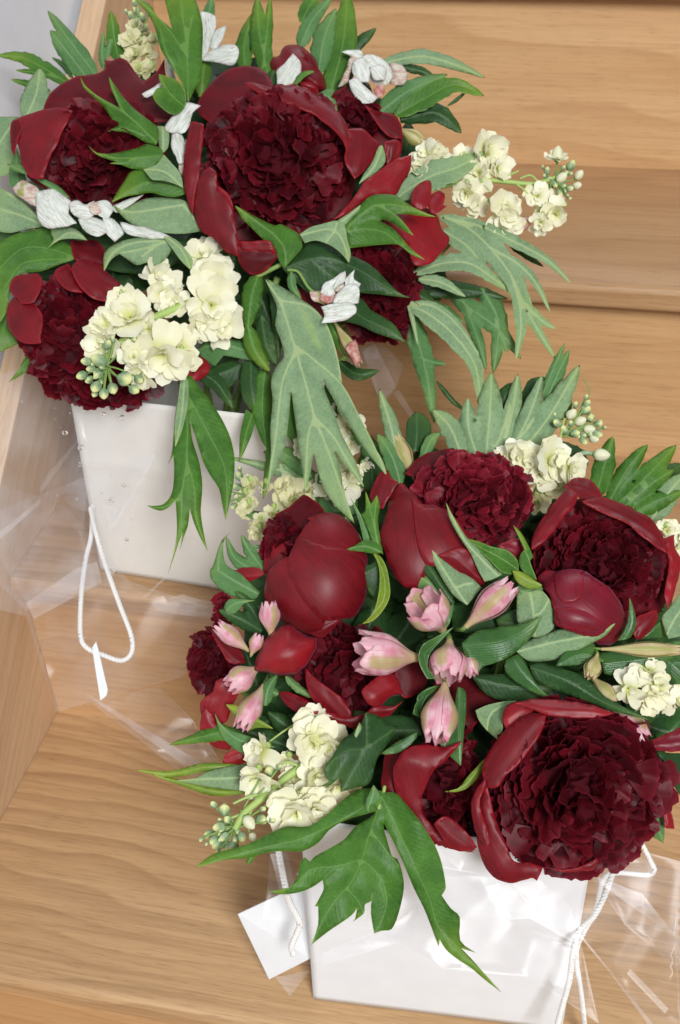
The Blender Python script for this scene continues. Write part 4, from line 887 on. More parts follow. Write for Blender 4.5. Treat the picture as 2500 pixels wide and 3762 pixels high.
peony('dark peony half closed, left of the largest bloom at the bottom', 11, 420, 700)
P(11, 'petal_dark', '400,250 560,240 720,250 850,300 900,350 760,370 600,460 530,520 400,500 380,380', -40, 16)
P(11, 'petal_mid', '138,800 135,720 150,620 200,558 290,538 250,620 200,700 205,800 170,822', 10, 14)
CORE(11, 450, 760, 180, 270, -20, 90, 29, 'ruffle', .40, .5)
P(11, 'petal_mid', '188,690 240,600 330,570 440,580 520,550 450,640 385,690 345,770 322,860 352,930 420,1000 480,1050 580,1085 480,1075 400,1035 320,965 250,870 205,800', 22, 18, 30)
P(11, 'petal_mid', '385,950 440,912 500,950 560,1010 592,1060 540,1080 470,1062 420,1010', 30, 12)
P(11, 'petal_bright', '418,1025 500,1050 590,1060 560,1085 500,1075 450,1055', 10, 8)
peony('largest, darkest fringed peony at the lower right with a rolled red petal', 11, 1050, 800)
P(11, 'petal_mid', '900,1150 1000,1168 1100,1150 1180,1100 1150,1168 1100,1176 1000,1180', -6, 10)
CORE(11, 1075, 790, 440, 395, 40, 298, 31, 'ruffle', .285, .62, (.05, .1), face=.75)
P(11, 'petal_bright', '715,445 735,390 790,362 865,395 850,430 770,470 730,505', 46, 16)
P(11, 'petal_mid', '850,418 928,430 900,510 850,590 790,665 740,710 690,772 640,772 618,700 640,620 700,530 760,470', 70, 26)
P(11, 'petal_bright', '765,372 860,350 980,355 1100,370 1200,398 1252,422 1150,442 1000,437 900,420 830,388', 84, 24)
P(11, 'petal_mid', '640,760 668,880 700,980 740,1060 770,1130 850,1135 906,1160 880,1225 860,1210 830,1215 765,1232 690,1215 630,1150 600,1080 590,1000 600,880 620,780', 44, 22, 30)
P(11, 'petal_mid', '632,730 600,770 568,830 568,900 590,1000 640,1072 656,1040 625,930 605,850 637,762', 62, 18)
P(11, 'petal_bright', '1488,840 1520,890 1541,972 1495,965', -20, 10)
peony('red fringed peony at the far left edge of the lower bouquet', 8, 120, 1200)
CORE(8, 110, 1150, 115, 180, -60, 70, 33, 'ruffle', .55, .7)
CORE(8, 190, 860, 60, 120, -70, 24, 34, 'ruffle_red', .6, .7)
P(8, 'petal_bright', '60,1430 60,1370 130,1320 150,1255 200,1240 280,1310 240,1400 215,1480 130,1530 75,1545', -50, 18)
P(8, 'petal_mid', '120,960 200,1005 290,1080 320,1150 230,1160 180,1090 140,1020', -34, 16)
P(10, 'petal_bright', '370,230 400,150 440,200 480,280 560,330 540,400 450,380 375,290', -54, 14)
P(10, 'petal_bright', '498,492 520,420 600,390 640,470 560,492', -50, 12)
peony('plum coloured peony petals at the right edge below the small white stock', 11, 1480, 560)
P(11, 'petal_plum', '1390,560 1460,535 1600,470 1600,600 1500,602 1430,592', -10, 20)
# leaves of B
sprig('fan of pale serrated leaves at the top of the lower bouquet', 6, 480, 1560)
LL(6, 'leaf_dark', [('540,1310 560,1190 610,1105', 110), ('660,1270 730,1130 790,1078', 100), ('840,1320 900,1250 930,1160', 90), ('760,1520 790,1460 760,1380', 90)], -130, -120)
LL(6, 'leaf_mid', [('790,1220 860,1060 928,918', 80), ('780,1160 840,1020 902,878', 45)], -120, -100)
LL(6, 'leaf_under', [('430,1600 350,1380 345,1195', 125), ('440,1600 470,1300 480,1045', 165), ('470,1560 540,1390 590,1215', 105), ('540,1520 600,1280 632,1055', 110)], -100, -80)
LL(6, 'leaf_under', [('590,1500 700,1290 772,1065', 120), ('660,1500 820,1290 988,1005', 160), ('600,1470 690,1370 727,1310', 70)], -90, -70)
sprig('green leaves at the top left of the lower bouquet beside a hidden pale bud', 6, 60, 1560)
LO(6, 'leaf_dark', '-10,1340 40,1275 90,1290 132,1350 125,1430 60,1500 -10,1500', '40,1500 50,1400 50,1285', -110, -100)
LL(6, 'leaf_under', [('320,1560 240,1360 140,1262', 125)], -90, -80)
LL(6, 'leaf_mid', [('70,1590 130,1440 185,1395', 70)], -86, -84)
LL(5, 'leaf_mid', [('1210,1530 1160,1370 1075,1243', 110)], -80, -70)
LL(5, 'leaf_under', [('1220,1500 1160,1220 1088,985', 95)], -90, -60)
LL(5, 'leaf_mid', [('1120,1500 1040,1340 920,1200', 110), ('1130,1560 980,1500 840,1390', 90)], -120, -110)
sprig('sharp toothed green leaves against the wood at the top right of the lower bouquet', 9, 1250, 420)
LL(9, 'leaf_top', [('1150,400 1260,200 1380,52', 110), ('1180,420 1380,230 1545,55', 140), ('1240,420 1400,280 1530,198', 105), ('1080,360 1130,170 1178,5', 130), ('1300,450 1450,370 1580,325', 115)], -110, -90)
LL(9, 'leaf_under', [('1400,490 1500,330 1600,220', 140)], -110, -100)
sprig('twisted small leaves between the round bud and the top peony', 8, 1060, 520)
LO(8, 'leaf_mid', '923,200 970,280 1020,360 1045,440 1000,465 975,350', '1030,450 980,300 925,205', 10, 20)
LO(8, 'leaf_top', '1008,158 1040,240 1075,187 1092,250 1080,330 1092,420 1112,530 1060,490 1030,400 988,300 1010,275', ['1090,500 1050,330 1015,170', '1070,400 1062,300 1078,195'], 20, 30)
LO(8, 'leaf_top', '868,505 930,488 1000,450 1070,455 1107,520 1060,525 980,512', '1100,515 1000,480 870,505', 50, 60)
LO(8, 'leaf_dark', '905,548 960,575 1030,592 1080,560 1090,650 1062,780 1030,745 990,650 940,600', '1075,600 1000,640 910,550', 30, 40)
LO(8, 'leaf_young', '1048,515 1100,545 1135,620 1152,740 1140,800 1100,865 1050,912 985,932 1050,870 1082,770 1092,660 1080,580', '1060,520 1115,650 1110,800 990,930', 46, 60, .4)
LL(8, 'leaf_mid', [('990,480 930,420 890,310', 70), ('890,330 860,322 830,316', 16)], 6, 6)
LO(8, 'leaf_dark', '1128,570 1180,558 1188,620 1190,682 1140,632', '1185,670 1150,590', -10, -10)
sprig('curled green leaves at the upper left of the lower bouquet in front of the bag', 8, 380, 760)
LO(8, 'leaf_mid', '128,600 180,450 225,408 195,440 190,520 210,590 290,640 350,700 402,745 370,787 290,782 190,742 120,672 114,620', ['400,760 270,690 160,620 170,500 215,415'], -30, -6, -.3)
LL(8, 'leaf_mid', [('440,640 330,600 250,540 208,428', 80), ('440,640 380,560 330,490 296,415', 75), ('440,560 430,490 360,480', 40)], -60, -50)
LO(8, 'leaf_mid', '193,832 220,790 280,785 377,795 310,812 262,865 213,872', '200,860 260,810 375,795', -10, 0)
LL(8, 'leaf_dark', [('410,970 290,900 163,850', 100), ('400,920 330,810 263,742', 70)], -26, -16)
sprig('yellow-green edged leaves spreading at the lower left of the lower bouquet', 10, 800, 380)
LL(10, 'leaf_dark', [('940,400 760,340 640,290', 120), ('930,300 850,250 760,180', 110), ('900,440 760,420 640,440', 110), ('640,460 560,440 500,470', 50)], -60, -50)
LO(10, 'leaf_young', '518,138 580,143 650,190 730,235 792,277 700,272 650,290 600,230 550,180', '790,275 660,215 520,140', 0, 10)
LO(10, 'leaf_mid', '453,183 490,250 560,290 650,320 720,350 802,382 700,425 620,422 540,372 488,312', '800,385 600,345 500,270 455,187', -20, -10)
LL(10, 'leaf_top', [('640,345 500,300 400,320 195,370', 95)], -40, -40)
LO(10, 'leaf_under', '228,575 350,560 400,530 500,500 640,480 640,640 480,622 350,602', '640,560 450,565 230,576', -30, -26)
LL(10, 'leaf_young', [('640,500 400,500 200,540 -2,513', 50), ('640,640 450,640 300,600 100,545', 50)], -40, -40)
ST(10, '910,255 840,300 770,352', 6, 'stem_pale', -20, -20)
LL(10, 'leaf_mid', [('820,80 770,50 755,-20', 60)], -20, -20)
LL(8, 'leaf_mid', [('430,1400 450,1300 500,1220', 75), ('550,1230 620,1300 715,1358', 50)], -16, -10)
LL(10, 'leaf_top', [('640,1060 680,1000 720,960', 34)], -30, -20)
sprig('upright leaves behind the pink buds at the centre of the lower bouquet', 9, 250, 1050)
LO(9, 'leaf_dark', '30,615 85,622 115,700 200,850 272,962 240,985 150,860 90,780', '260,970 120,760 40,617', 50, 60)
LO(9, 'leaf_under', '103,607 150,650 190,700 240,738 300,780 380,832 422,877 390,920 340,977 270,930 210,850 150,740 112,660', ['340,975 240,830 108,612', '270,880 320,860 370,850'], 60, 76, -.35)
LO(9, 'leaf_mid', '52,802 100,773 170,800 230,862 262,960 240,1080 200,1130 150,950 60,880', '240,1080 190,920 60,805', 30, 50)
LO(9, 'leaf_under', '218,383 250,450 300,530 340,590 400,650 450,700 500,760 545,800 480,832 440,842 400,770 360,680 300,590 240,480', '520,810 400,690 310,580 220,385', 70, 96, -.3)
LO(9, 'leaf_top', '308,588 400,608 480,640 570,660 630,720 637,785 590,800 530,782 450,700 370,630', '630,770 520,700 310,590', 66, 76, .3)
LO(9, 'leaf_dark', '240,980 300,960 380,930 420,880 560,850 640,900 640,1060 500,1100 380,1140 260,1120', '300,1120 420,1000 600,900', 10, 10)
sprig('twisted yellowing leaf tip between the two upper right peonies', 9, 720, 880)
LO(9, 'leaf_top', '603,515 650,560 680,610 700,650 722,700 700,722 742,832 680,805 640,742 650,680 682,652 655,590', '740,830 690,700 605,517', 70, 84)
LO(9, 'leaf_young', '600,778 650,785 710,820 772,862 740,882 680,880 618,832', '770,862 690,830 602,780', 78, 88)
LO(9, 'leaf_mid', '630,880 640,850 700,870 760,850 780,890 700,930 660,930', '640,900 700,890 770,860', 60, 60)
sprig('broad folded pale leaves at the centre right of the lower bouquet', 9, 640, 1200)
LO(9, 'leaf_dark', '500,1060 620,1000 760,1010 840,1060 880,1100 820,1180 700,1220 560,1200', '860,1120 700,1100 520,1070', 20, 20)
LO(9, 'leaf_under', '628,885 700,900 760,888 812,940 842,1020 840,1100 800,1142 720,1162 650,1110 625,1040', ['730,1155 720,1000 700,900', '722,1060 780,1000 812,940'], 60, 90, -.35, 6)
LO(9, 'leaf_under', '640,1210 740,1160 800,1140 900,1110 1020,1110 1100,1122 1197,1078 1140,1150 1050,1200 950,1250 850,1290 740,1302 680,1292 625,1245', ['630,1245 800,1200 950,1170 1100,1140 1195,1080'], 56, 84, -.4, 7)
LO(9, 'leaf_smooth', '308,1198 390,1130 500,1105 600,1095 690,1070 772,1038 732,1130 672,1200 590,1270 500,1310 430,1332 405,1367 370,1320 328,1260', '320,1210 520,1190 660,1130 770,1042', 76, 100, -.25)
LO(9, 'leaf_smooth', '560,1290 640,1255 680,1320 720,1400 770,1470 828,1512 740,1490 640,1432 560,1360', '600,1280 690,1400 825,1510', 50, 50)
LO(11, 'leaf_dark', '845,190 900,178 970,200 1080,230 1170,300 1210,340 1280,380 1422,452 1300,422 1200,392 1080,345 960,302 870,252', '850,200 1020,260 1200,365 1420,450', 60, 110, -.3, 7)
LO(9, 'leaf_smooth', '850,1330 900,1250 1000,1200 1060,1178 1092,1240 1132,1300 1080,1312 980,1322', '870,1320 1000,1260 1125,1300', 60, 66)
LO(9, 'leaf_smooth', '1105,1250 1250,1235 1400,1240 1532,1275 1480,1310 1380,1372 1250,1392 1130,1372', '1110,1320 1300,1300 1530,1277', 40, 50)
LO(9, 'leaf_dark', '600,1300 760,1290 900,1330 1100,1400 1180,1480 1200,1560 900,1560 700,1500', '620,1320 900,1420 1180,1540', -20, -20)
sprig('green leaves at the right edge beside the rim of the right peony', 9, 1400, 1180)
LO(9, 'leaf_smooth', '1340,1175 1400,1108 1465,1055 1478,1165', '1350,1170 1470,1070', 0, 0)
LO(9, 'leaf_under', '1460,1055 1500,1000 1600,860 1600,1150 1500,1172', '1480,1165 1540,1050 1600,970', 10, 20)
LO(9, 'leaf_smooth', '1275,932 1300,1000 1312,1080 1282,1162 1205,1182 1262,1080', '1240,1180 1290,1080 1277,935', 60, 76)
LL(9, 'leaf_smooth', [('1440,1350 1530,1310 1620,1320', 120), ('1300,1230 1480,1220 1600,1180', 60)], 0, 0)
LO(9, 'leaf_smooth', '1480,1290 1600,1240 1600,1450 1540,1440', '1500,1300 1600,1390', -10, -10)
LO(11, 'leaf_dark', '1455,600 1568,610 1650,560 1650,820 1600,820 1568,815 1500,700', '1460,610 1560,720 1600,800', -40, -40)
LO(11, 'leaf_mid', '1430,900 1490,880 1492,1000 1488,1042 1430,1010', '1470,890 1460,960 1488,1040', -40, -40)
sprig('small dark leaves wrapping the pink flowers at the middle of the lower bouquet', 9, 100, 1300)
LO(9, 'leaf_smooth', '60,1260 90,1200 180,1150 262,1103 200,1170 130,1250 112,1330 162,1402 110,1402 70,1330', '120,1390 90,1260 260,1105', 84, 104, .4)
LO(9, 'leaf_smooth', '55,1500 120,1452 195,1437 110,1502 70,1590 55,1560', '60,1580 90,1480 190,1440', 40, 50, .4)
LO(11, 'leaf_smooth', '284,422 305,360 420,282 360,360 330,445', '320,440 330,370 415,285', 40, 50, .4)
LO(11, 'leaf_smooth', '400,550 460,480 480,400 500,290 535,310 540,400 530,500 515,672 450,612', '510,300 505,480 514,670', 56, 66)
LO(11, 'leaf_smooth', '133,610 180,575 230,545 305,508 300,540 230,602 150,617', '300,515 220,570 135,612', 60, 66)
LO(11, 'leaf_under', '585,405 640,380 720,362 780,358 720,440 715,500 690,545 640,502 600,450', '740,370 660,420 640,500', 10, 20, .5)
LO(11, 'leaf_young', '435,795 500,780 550,720 630,635 615,705 550,775 490,797', '440,796 540,760 628,640', 30, 50)
LO(11, 'leaf_dark', '0,400 100,420 280,440 330,520 240,560 120,620 0,560', '320,500 150,500 0,480', -10, -20)
LO(11, 'leaf_dark', '560,230 720,230 860,190 1000,240 900,360 780,370 640,330', '580,250 760,290 950,290', 10, 10)
sprig('lobed dark green leaf in front of the centre, above the big bottom leaf', 10, 1480, 260)
LO(10, 'leaf_dark', '1325,185 1390,200 1450,250 1510,262 1460,350 1390,450 1360,560 1330,602 1250,622 1180,642 1175,558 1120,602 1068,607 1110,582 1083,510 1130,440 1190,340 1240,308 1290,262', ['1490,280 1320,390 1200,410 1090,510', '1320,390 1260,500 1190,635', '1330,385 1330,280 1325,190'], 60, 90, -.3, 7)
LO(10, 'leaf_under', '1288,240 1302,272 1270,332 1258,310', '1265,325 1290,245', 96, 98)
sprig('big dark green three-lobed leaf hanging over the front of the lower bag', 12, 1100, 240)
LO(12, 'leaf_top', ['28,668 130,590 280,550 380,510 460,470 560,430 680,430 790,360 900,260 1000,210 1110,230 1110,330 1020,357 900,392 800,452 740,522 650,572 540,572 440,582 340,612 200,622 100,650',
    '1110,250 1060,360 950,432 890,502 820,547 720,602 690,632 660,608 633,642 618,720 560,792 500,807 450,804 520,822 620,812 700,782 762,740 768,790 740,850 716,892 736,892 735,1000 697,1112 800,1032 860,992 930,942 962,900 950,962 935,980 1000,932 1006,882 1042,860 1047,815 1040,930 1060,1048 1100,1032 1160,1022 1200,930 1230,792 1222,700 1192,618 1162,602 1132,500 1112,420 1130,300',
    '1100,240 1180,238 1250,310 1330,410 1410,540 1450,650 1472,782 1448,828 1500,902 1552,952 1555,1088 1642,1157 1560,1132 1625,1200 1705,1290 1792,1387 1695,1312 1625,1252 1535,1192 1475,1142 1437,1082 1430,1122 1385,1000 1345,900 1290,790 1230,650 1170,520 1130,440 1090,350'],
   ['1105,260 1060,400 1030,480 990,620 930,750 850,840 770,960 700,1110', '1105,260 1000,320 800,430 650,500 400,560 200,615 32,667', '1105,262 1180,420 1300,680 1380,850 1430,1010 1550,1140 1790,1385', '990,620 850,660 700,680 600,770 455,805', '990,620 1090,720 1130,850 1110,950 1065,1045', '1040,450 1120,560 1200,660', '900,790 960,850 1000,930'], 60, 120, -.2, 8)
LO(12, 'leaf_mid', '1028,355 1010,300 1030,240 1055,190 1080,225 1095,270 1060,300 1025,310', '1020,350 1045,270 1060,195', 90, 96)
ST(12, '1120,200 1108,260 1085,330', 10, 'stem_pale', 50, 70)
# pink alstroemerias
def pk(label, c, x, y): return alst(label, c, x, y, 'pink alstroemeria flowers')
for lab, a in (('biggest pink alstroemeria, opening to the left at the centre of the lower bouquet', (8, 1315, 1125, 960, 1095, 210, 56, 84, 'o', 1)),
               ('open lilac pink alstroemeria just above the biggest pink one', (9, 200, 1120, 70, 945, 215, 24, 96, 'o', 2)),
               ('closed pink alstroemeria pointing up right with a green striped side', (9, 330, 1105, 600, 850, 150, 60, 84, 'n', 3)),
               ('crumpled pink alstroemeria facing down beside the broad smooth leaf', (9, 238, 1185, 222, 1405, 190, 50, 96, 'n', 4)),
               ('small pink alstroemeria peeping from under the broad smooth leaf', (9, 330, 1240, 375, 1385, 90, 50, 60, 'n', 5)),
               ('hanging pink alstroemeria bell above the half closed dark peony', (11, 440, 275, 395, 555, 150, 60, 90, 'n', 6)),
               ('striped pink bud pointing left, topmost of the far left cluster', (8, 340, 1085, 150, 930, 95, 0, 16, 'n', 7)),
               ('short pink bud standing upright against the round crimson bud', (8, 465, 1000, 455, 800, 110, 26, 40, 'n', 8)),
               ('tiny pink bud between the upright bud and the red petal', (8, 350, 1110, 400, 990, 75, 20, 30, 'n', 9)),
               ('pale pink bud opening downward left, middle of the far left cluster', (8, 395, 1180, 215, 1290, 135, 10, 30, 'n', 10)),
               ('reddish pink bud hanging lowest in the far left cluster', (8, 425, 1280, 285, 1530, 120, -20, 0, 'n', 11)),
               ('pink alstroemeria tucked under the small white stock at the right', (11, 1240, 390, 1400, 550, 120, 20, 44, 'n', 12))):
    pk(lab, a[0], a[1], a[2]); ALST(*a)
for lab, a in (('long yellowish green bud lying flat at the right edge', (9, 1110, 1230, 1590, 1235, 80, 66, 60, 'g', 1)),
               ('little cream and pink bud tip under a green leaf right of centre', (9, 1090, 1260, 1045, 1400, 90, 70, 80, 'g', 2)),
               ('plump green bud above the rolled red petal', (9, 1060, 1390, 1190, 1540, 90, 30, 40, 'g', 3)),
               ('blurred pale pink bud behind the top left leaves of the lower bouquet', (5, 1290, 1500, 1180, 1250, 100, -100, -90, 'g', 4))):
    alst(lab, a[0], a[1], a[2], 'alstroemeria buds'); ALST(*a)
stock('cream stock with open flowers and green buds at the lower left of the lower bouquet', 10, 960, 500)
ST(10, '980,480 880,550 800,620 700,700 620,770 570,860', 22, 'stem_pale', 10, 30)
for s_ in ('760,650 650,670 560,710', '930,490 870,470 820,500', '800,620 760,700 730,750', '640,750 580,780 520,800', '700,700 660,760 650,820'): ST(10, s_, 8, 'stem_pale', 20, 26)
for i, f in enumerate([(1100, 300, 120, 0, .3, -.4), (1010, 250, 100, 20, -.2, -.5), (1020, 360, 130, 34, 0, -.1), (1110, 400, 100, 24, .2, .1), (1050, 570, 110, 24, 0, .1), (1150, 640, 100, 10, .3, .4), (930, 560, 80, 0, 0, 0), (870, 480, 55, 0, -.2, 0), (1240, 620, 70, -20, .4, .3), (700, 400, 100, 24, -.9, -.2), (690, 590, 100, 36, -.3, .2), (780, 460, 50, 0, .2, 0), (920, 790, 150, 50, 0, .4), (1040, 760, 100, 34, .5, .3), (880, 690, 80, 30, 0, -.2), (980, 700, 80, 40, .1, 0)]):
    FLORET(10, f[0], f[1], f[2], f[3], 200+i, (f[4], f[5]))
BUDS(10, [(650, 815, 52), (672, 900, 34)], 'c', 40, hub=(620, 760))
BUDS(10, [(510, 745, 52), (480, 845, 42), (418, 885, 36), (470, 935, 44), (450, 920, 34), (555, 955, 38), (725, 800, 46), (530, 800, 34), (610, 900, 34), (770, 520, 46), (510, 900, 34), (500, 950, 30)], 'g', 34, hub=(570, 850), extra=2)
stock('small cream stock cluster at the right edge above the biggest bottom peony', 9, 1400, 1450)
for i, f in enumerate([(1390, 1345, 95, 50, 0, -.3), (1265, 1465, 95, 60, -.2, 0), (1450, 1440, 100, 66, .2, 0), (1395, 1540, 95, 56, 0, .3), (1545, 1530, 80, 40, .3, 0)]): FLORET(9, f[0], f[1], f[2], f[3], 230+i, (f[4], f[5]), n=(4, 2, 2))
stock('cream stock with tip buds at the top right of the lower bouquet', 9, 760, 250)
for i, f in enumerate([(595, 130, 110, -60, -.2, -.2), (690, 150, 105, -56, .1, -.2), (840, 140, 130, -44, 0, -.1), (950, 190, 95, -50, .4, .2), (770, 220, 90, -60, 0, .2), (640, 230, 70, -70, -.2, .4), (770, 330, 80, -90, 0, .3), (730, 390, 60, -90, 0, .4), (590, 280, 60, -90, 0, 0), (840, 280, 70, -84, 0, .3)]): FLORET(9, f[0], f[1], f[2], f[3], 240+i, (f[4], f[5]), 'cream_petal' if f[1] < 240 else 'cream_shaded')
ST(9, '850,160 880,0 900,-100', 7, 'stem_pale', -70, -80); ST(9, '960,130 1010,100 1060,105', 16, 'bud', -60, -60)
BUDS(9, [(1110, 112, 56)], 'c', -60, (1000, 110)); BUDS(6, [(940, 1290, 44), (990, 1330, 44), (1040, 1375, 42), (1070, 1430, 40)], 'c', -80, hub=(900, 1420))
BUDS(6, [(1020, 1265, 48), (1050, 1310, 40), (1095, 1345, 30), (1090, 1400, 36), (860, 1340, 36), (900, 1380, 40), (960, 1400, 36), (1010, 1440, 34), (1030, 1230, 30)], 'g', -80, hub=(930, 1390), extra=1)
ST(6, '1040,1200 1042,1140 1008,1082', 4, 'stem_green', -80, -80, 'tendril')
stock('shaded pale yellow stock leaning behind the lower bouquet against the upper bag', 8, 560, 160)
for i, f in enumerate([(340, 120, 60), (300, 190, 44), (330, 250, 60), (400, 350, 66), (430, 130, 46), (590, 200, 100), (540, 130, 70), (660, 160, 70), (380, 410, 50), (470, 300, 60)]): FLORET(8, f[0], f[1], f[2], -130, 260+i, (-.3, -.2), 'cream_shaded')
BUDS(8, [(280, 80, 34), (270, 140, 34), (290, 230, 30), (250, 250, 26)], 'g', -130, hub=(330, 190), extra=2)
LL(8, 'leaf_mid', [('530,380 400,310 265,285', 60), ('560,160 520,280 440,330', 60), ('760,240 690,120 600,20', 160)], -140, -140)
stock('cream stock half covered by the tips of the large pale hanging leaf', 8, 800, 80)
for i, f in enumerate([(780, 100, 110, -.2, -.1), (880, 60, 80, 0, 0), (960, 100, 80, .3, 0), (840, 200, 80, 0, .4), (1010, 40, 60, .3, 0)]): FLORET(8, f[0], f[1], f[2], -110, 280+i, (f[3], f[4]))
for i, f in enumerate([(880, 1110, 66), (900, 1200, 90), (870, 1280, 70), (650, 1320, 60), (930, 1300, 60)]): FLORET(5, f[0], f[1], f[2], -120, 290+i, (0, 0))
LL(8, 'leaf_mid', [('860,300 800,240 740,60', 120), ('940,300 900,200 880,60', 110), ('700,80 560,-40 420,-60', 110)], -130, -130)
stock('cream stock flowers at the far right edge beside the rolled rim', 9, 1520, 560)
for i, f in enumerate([(1495, 545, 70), (1580, 590, 60), (1570, 650, 60)]): FLORET(9, f[0], f[1], f[2], -50, 300+i, (0, -.2))
# unseen inner greenery and stems that carry the blooms
def filler(label, bq, spots, bagc):
    global BQ
    BQ = bq; t = T('stem_bundle', label, 'stems', Vector(bagc))
    for i, (u, v, w) in enumerate(spots):
        a = W(u, v, w); b = np.array(bagc)+np.array([.012*math.cos(i*2.4), .010*math.sin(i*2.4), 0])
        mid = (a*.45+b*.55)+np.array([0, 0, .01]); p = catmull3(np.array([a, mid, b]), 6); V, F = tube_pts(p, .0022, 6); mesh_obj('stem', V, F, 'stem_green', t)
    return t
filler('green stems gathered in the upper bag, seen in the shade under the blooms', 'A', [(215, 330, -150), (640, 340, -120), (700, 180, -170), (840, 280, -150), (900, 640, -120), (180, 760, -120), (460, 690, -60), (1130, 460, -60), (330, 150, -170), (640, 640, -60)], (.155, .045, .20))
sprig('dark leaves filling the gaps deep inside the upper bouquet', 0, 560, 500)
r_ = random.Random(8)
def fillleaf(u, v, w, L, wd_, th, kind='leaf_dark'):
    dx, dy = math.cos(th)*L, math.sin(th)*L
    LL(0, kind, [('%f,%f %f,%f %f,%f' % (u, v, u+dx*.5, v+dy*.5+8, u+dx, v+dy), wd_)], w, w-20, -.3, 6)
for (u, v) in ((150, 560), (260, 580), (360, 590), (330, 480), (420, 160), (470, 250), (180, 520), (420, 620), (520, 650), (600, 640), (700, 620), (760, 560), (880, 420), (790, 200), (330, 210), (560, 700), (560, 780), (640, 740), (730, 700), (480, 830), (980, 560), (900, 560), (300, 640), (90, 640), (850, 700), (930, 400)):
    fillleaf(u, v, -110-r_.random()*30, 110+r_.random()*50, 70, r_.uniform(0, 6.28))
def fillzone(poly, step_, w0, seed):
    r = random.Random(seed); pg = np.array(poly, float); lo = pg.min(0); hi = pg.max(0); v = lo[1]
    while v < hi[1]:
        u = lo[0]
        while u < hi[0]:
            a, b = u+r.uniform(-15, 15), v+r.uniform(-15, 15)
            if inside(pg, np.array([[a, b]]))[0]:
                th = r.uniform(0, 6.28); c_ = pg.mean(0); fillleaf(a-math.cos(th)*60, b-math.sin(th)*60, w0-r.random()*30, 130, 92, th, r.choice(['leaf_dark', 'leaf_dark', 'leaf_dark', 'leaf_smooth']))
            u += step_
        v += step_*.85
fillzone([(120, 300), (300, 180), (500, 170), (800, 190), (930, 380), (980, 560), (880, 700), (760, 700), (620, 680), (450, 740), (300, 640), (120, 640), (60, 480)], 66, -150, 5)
BQ = 'B'
filler('green stems gathered in the lower bag under the red blooms', 'B', [(730, 1310, -160), (1050, 1150, -170), (1400, 1290, -150), (1320, 1800, -140), (980, 1780, -110), (830, 1550, -120), (520, 1550, -120), (1160, 1500, -60), (700, 1750, -60), (1500, 1600, -110)], (.365, -.165, .03))
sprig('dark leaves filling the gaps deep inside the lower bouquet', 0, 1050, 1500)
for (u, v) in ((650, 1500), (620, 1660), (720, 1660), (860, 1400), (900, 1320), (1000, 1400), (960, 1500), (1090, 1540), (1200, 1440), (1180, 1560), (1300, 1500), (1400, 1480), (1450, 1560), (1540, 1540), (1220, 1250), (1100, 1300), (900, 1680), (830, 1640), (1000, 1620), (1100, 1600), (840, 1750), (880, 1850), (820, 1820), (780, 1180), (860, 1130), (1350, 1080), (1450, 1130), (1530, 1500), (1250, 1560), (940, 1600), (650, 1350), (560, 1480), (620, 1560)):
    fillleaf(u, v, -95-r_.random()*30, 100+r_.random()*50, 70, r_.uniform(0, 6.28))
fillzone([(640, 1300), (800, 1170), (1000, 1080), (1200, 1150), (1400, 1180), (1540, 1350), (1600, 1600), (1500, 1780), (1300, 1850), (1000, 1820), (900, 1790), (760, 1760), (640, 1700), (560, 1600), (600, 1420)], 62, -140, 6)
# ------------------------------------------------------------------ clear film round the bouquets and water drops
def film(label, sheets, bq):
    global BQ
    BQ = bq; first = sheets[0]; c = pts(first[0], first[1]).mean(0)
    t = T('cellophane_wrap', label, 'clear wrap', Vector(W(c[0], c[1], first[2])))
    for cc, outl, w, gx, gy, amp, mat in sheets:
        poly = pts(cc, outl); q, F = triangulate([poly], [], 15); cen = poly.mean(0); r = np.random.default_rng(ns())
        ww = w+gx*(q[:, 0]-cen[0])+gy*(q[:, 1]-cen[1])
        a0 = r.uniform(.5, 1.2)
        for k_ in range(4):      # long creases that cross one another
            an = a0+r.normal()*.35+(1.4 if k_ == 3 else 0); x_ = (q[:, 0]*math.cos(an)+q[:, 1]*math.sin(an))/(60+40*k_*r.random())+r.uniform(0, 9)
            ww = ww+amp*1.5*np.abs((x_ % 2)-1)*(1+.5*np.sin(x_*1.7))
        V = np.array([W(a, b, x) for (a, b), x in zip(q, ww)]); mesh_obj('film_sheet' if mat == 'film' else 'film_fold', V, F, mat, t, smooth_=True)
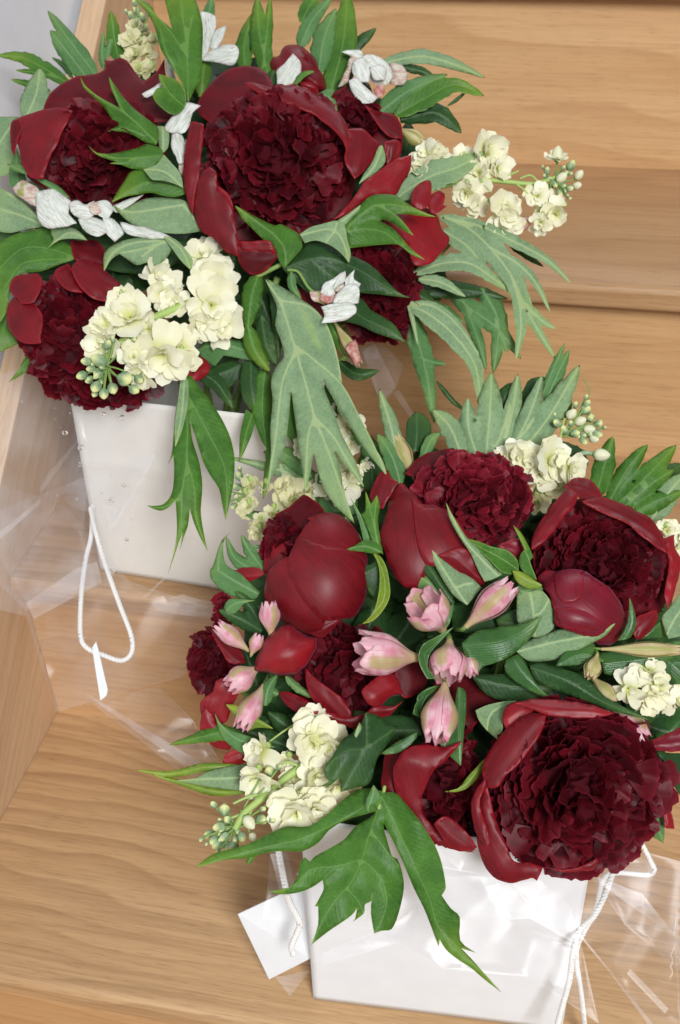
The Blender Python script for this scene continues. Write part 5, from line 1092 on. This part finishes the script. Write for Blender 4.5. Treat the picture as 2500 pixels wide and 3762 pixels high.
film('crinkled clear cellophane with water drops wrapped round the upper bag', [
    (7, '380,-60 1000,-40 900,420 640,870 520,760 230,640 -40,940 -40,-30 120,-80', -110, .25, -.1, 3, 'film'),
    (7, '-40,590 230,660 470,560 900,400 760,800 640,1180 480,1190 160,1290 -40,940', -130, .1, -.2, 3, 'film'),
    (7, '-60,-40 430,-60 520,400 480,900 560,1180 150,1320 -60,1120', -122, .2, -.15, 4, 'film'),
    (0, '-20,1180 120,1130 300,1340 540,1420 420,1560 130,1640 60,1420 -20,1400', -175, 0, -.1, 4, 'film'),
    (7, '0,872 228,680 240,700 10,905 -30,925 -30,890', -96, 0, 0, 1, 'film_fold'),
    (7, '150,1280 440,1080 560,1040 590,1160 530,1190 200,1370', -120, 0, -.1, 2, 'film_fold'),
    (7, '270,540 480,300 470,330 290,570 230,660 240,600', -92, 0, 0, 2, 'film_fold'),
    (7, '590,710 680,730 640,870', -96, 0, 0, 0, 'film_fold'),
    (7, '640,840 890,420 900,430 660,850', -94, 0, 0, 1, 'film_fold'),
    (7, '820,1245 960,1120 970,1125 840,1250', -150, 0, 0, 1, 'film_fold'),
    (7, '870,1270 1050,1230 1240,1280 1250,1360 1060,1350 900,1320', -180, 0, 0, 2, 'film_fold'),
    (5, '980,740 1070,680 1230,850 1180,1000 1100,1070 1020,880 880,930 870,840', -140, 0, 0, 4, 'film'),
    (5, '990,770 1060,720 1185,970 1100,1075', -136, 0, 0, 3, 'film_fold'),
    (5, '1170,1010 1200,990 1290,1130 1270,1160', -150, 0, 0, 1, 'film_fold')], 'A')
T('water_drops', 'scattered clear water drops on the cellophane of the upper bag', 'water drops', Vector(W(200, 1100, -80)))
for x, y, rd in ((375, 298, 22), (320, 157, 8), (403, 184, 8), (460, 473, 9), (460, 490, 8), (442, 682, 9), (330, 660, 8), (645, 685, 26), (600, 190, 20), (705, 210, 24), (715, 600, 20), (470, 385, 28), (730, 912, 16), (655, 1095, 22), (350, 268, 6), (320, 222, 7), (130, 120, 7), (760, 795, 9), (640, 548, 7), (588, 645, 6)):
    r_s = rd*.4*S(v=1100)*.85; p = W(x*.4, 878+y*.4, -88); V = []; F = []; sg = 12
    for j in range(7):
        ph = math.pi*j/6
        for i in range(sg): th = 2*math.pi*i/sg; V.append(p+AX[0]*r_s*math.sin(ph)*math.cos(th)+AX[1]*r_s*math.sin(ph)*math.sin(th)*.8+AX[2]*r_s*.6*math.cos(ph))
    for j in range(6):
        for i in range(sg): F.append((j*sg+i, j*sg+(i+1) % sg, (j+1)*sg+(i+1) % sg, (j+1)*sg+i))
    mesh_obj('drop', V, F, 'water', CUR)
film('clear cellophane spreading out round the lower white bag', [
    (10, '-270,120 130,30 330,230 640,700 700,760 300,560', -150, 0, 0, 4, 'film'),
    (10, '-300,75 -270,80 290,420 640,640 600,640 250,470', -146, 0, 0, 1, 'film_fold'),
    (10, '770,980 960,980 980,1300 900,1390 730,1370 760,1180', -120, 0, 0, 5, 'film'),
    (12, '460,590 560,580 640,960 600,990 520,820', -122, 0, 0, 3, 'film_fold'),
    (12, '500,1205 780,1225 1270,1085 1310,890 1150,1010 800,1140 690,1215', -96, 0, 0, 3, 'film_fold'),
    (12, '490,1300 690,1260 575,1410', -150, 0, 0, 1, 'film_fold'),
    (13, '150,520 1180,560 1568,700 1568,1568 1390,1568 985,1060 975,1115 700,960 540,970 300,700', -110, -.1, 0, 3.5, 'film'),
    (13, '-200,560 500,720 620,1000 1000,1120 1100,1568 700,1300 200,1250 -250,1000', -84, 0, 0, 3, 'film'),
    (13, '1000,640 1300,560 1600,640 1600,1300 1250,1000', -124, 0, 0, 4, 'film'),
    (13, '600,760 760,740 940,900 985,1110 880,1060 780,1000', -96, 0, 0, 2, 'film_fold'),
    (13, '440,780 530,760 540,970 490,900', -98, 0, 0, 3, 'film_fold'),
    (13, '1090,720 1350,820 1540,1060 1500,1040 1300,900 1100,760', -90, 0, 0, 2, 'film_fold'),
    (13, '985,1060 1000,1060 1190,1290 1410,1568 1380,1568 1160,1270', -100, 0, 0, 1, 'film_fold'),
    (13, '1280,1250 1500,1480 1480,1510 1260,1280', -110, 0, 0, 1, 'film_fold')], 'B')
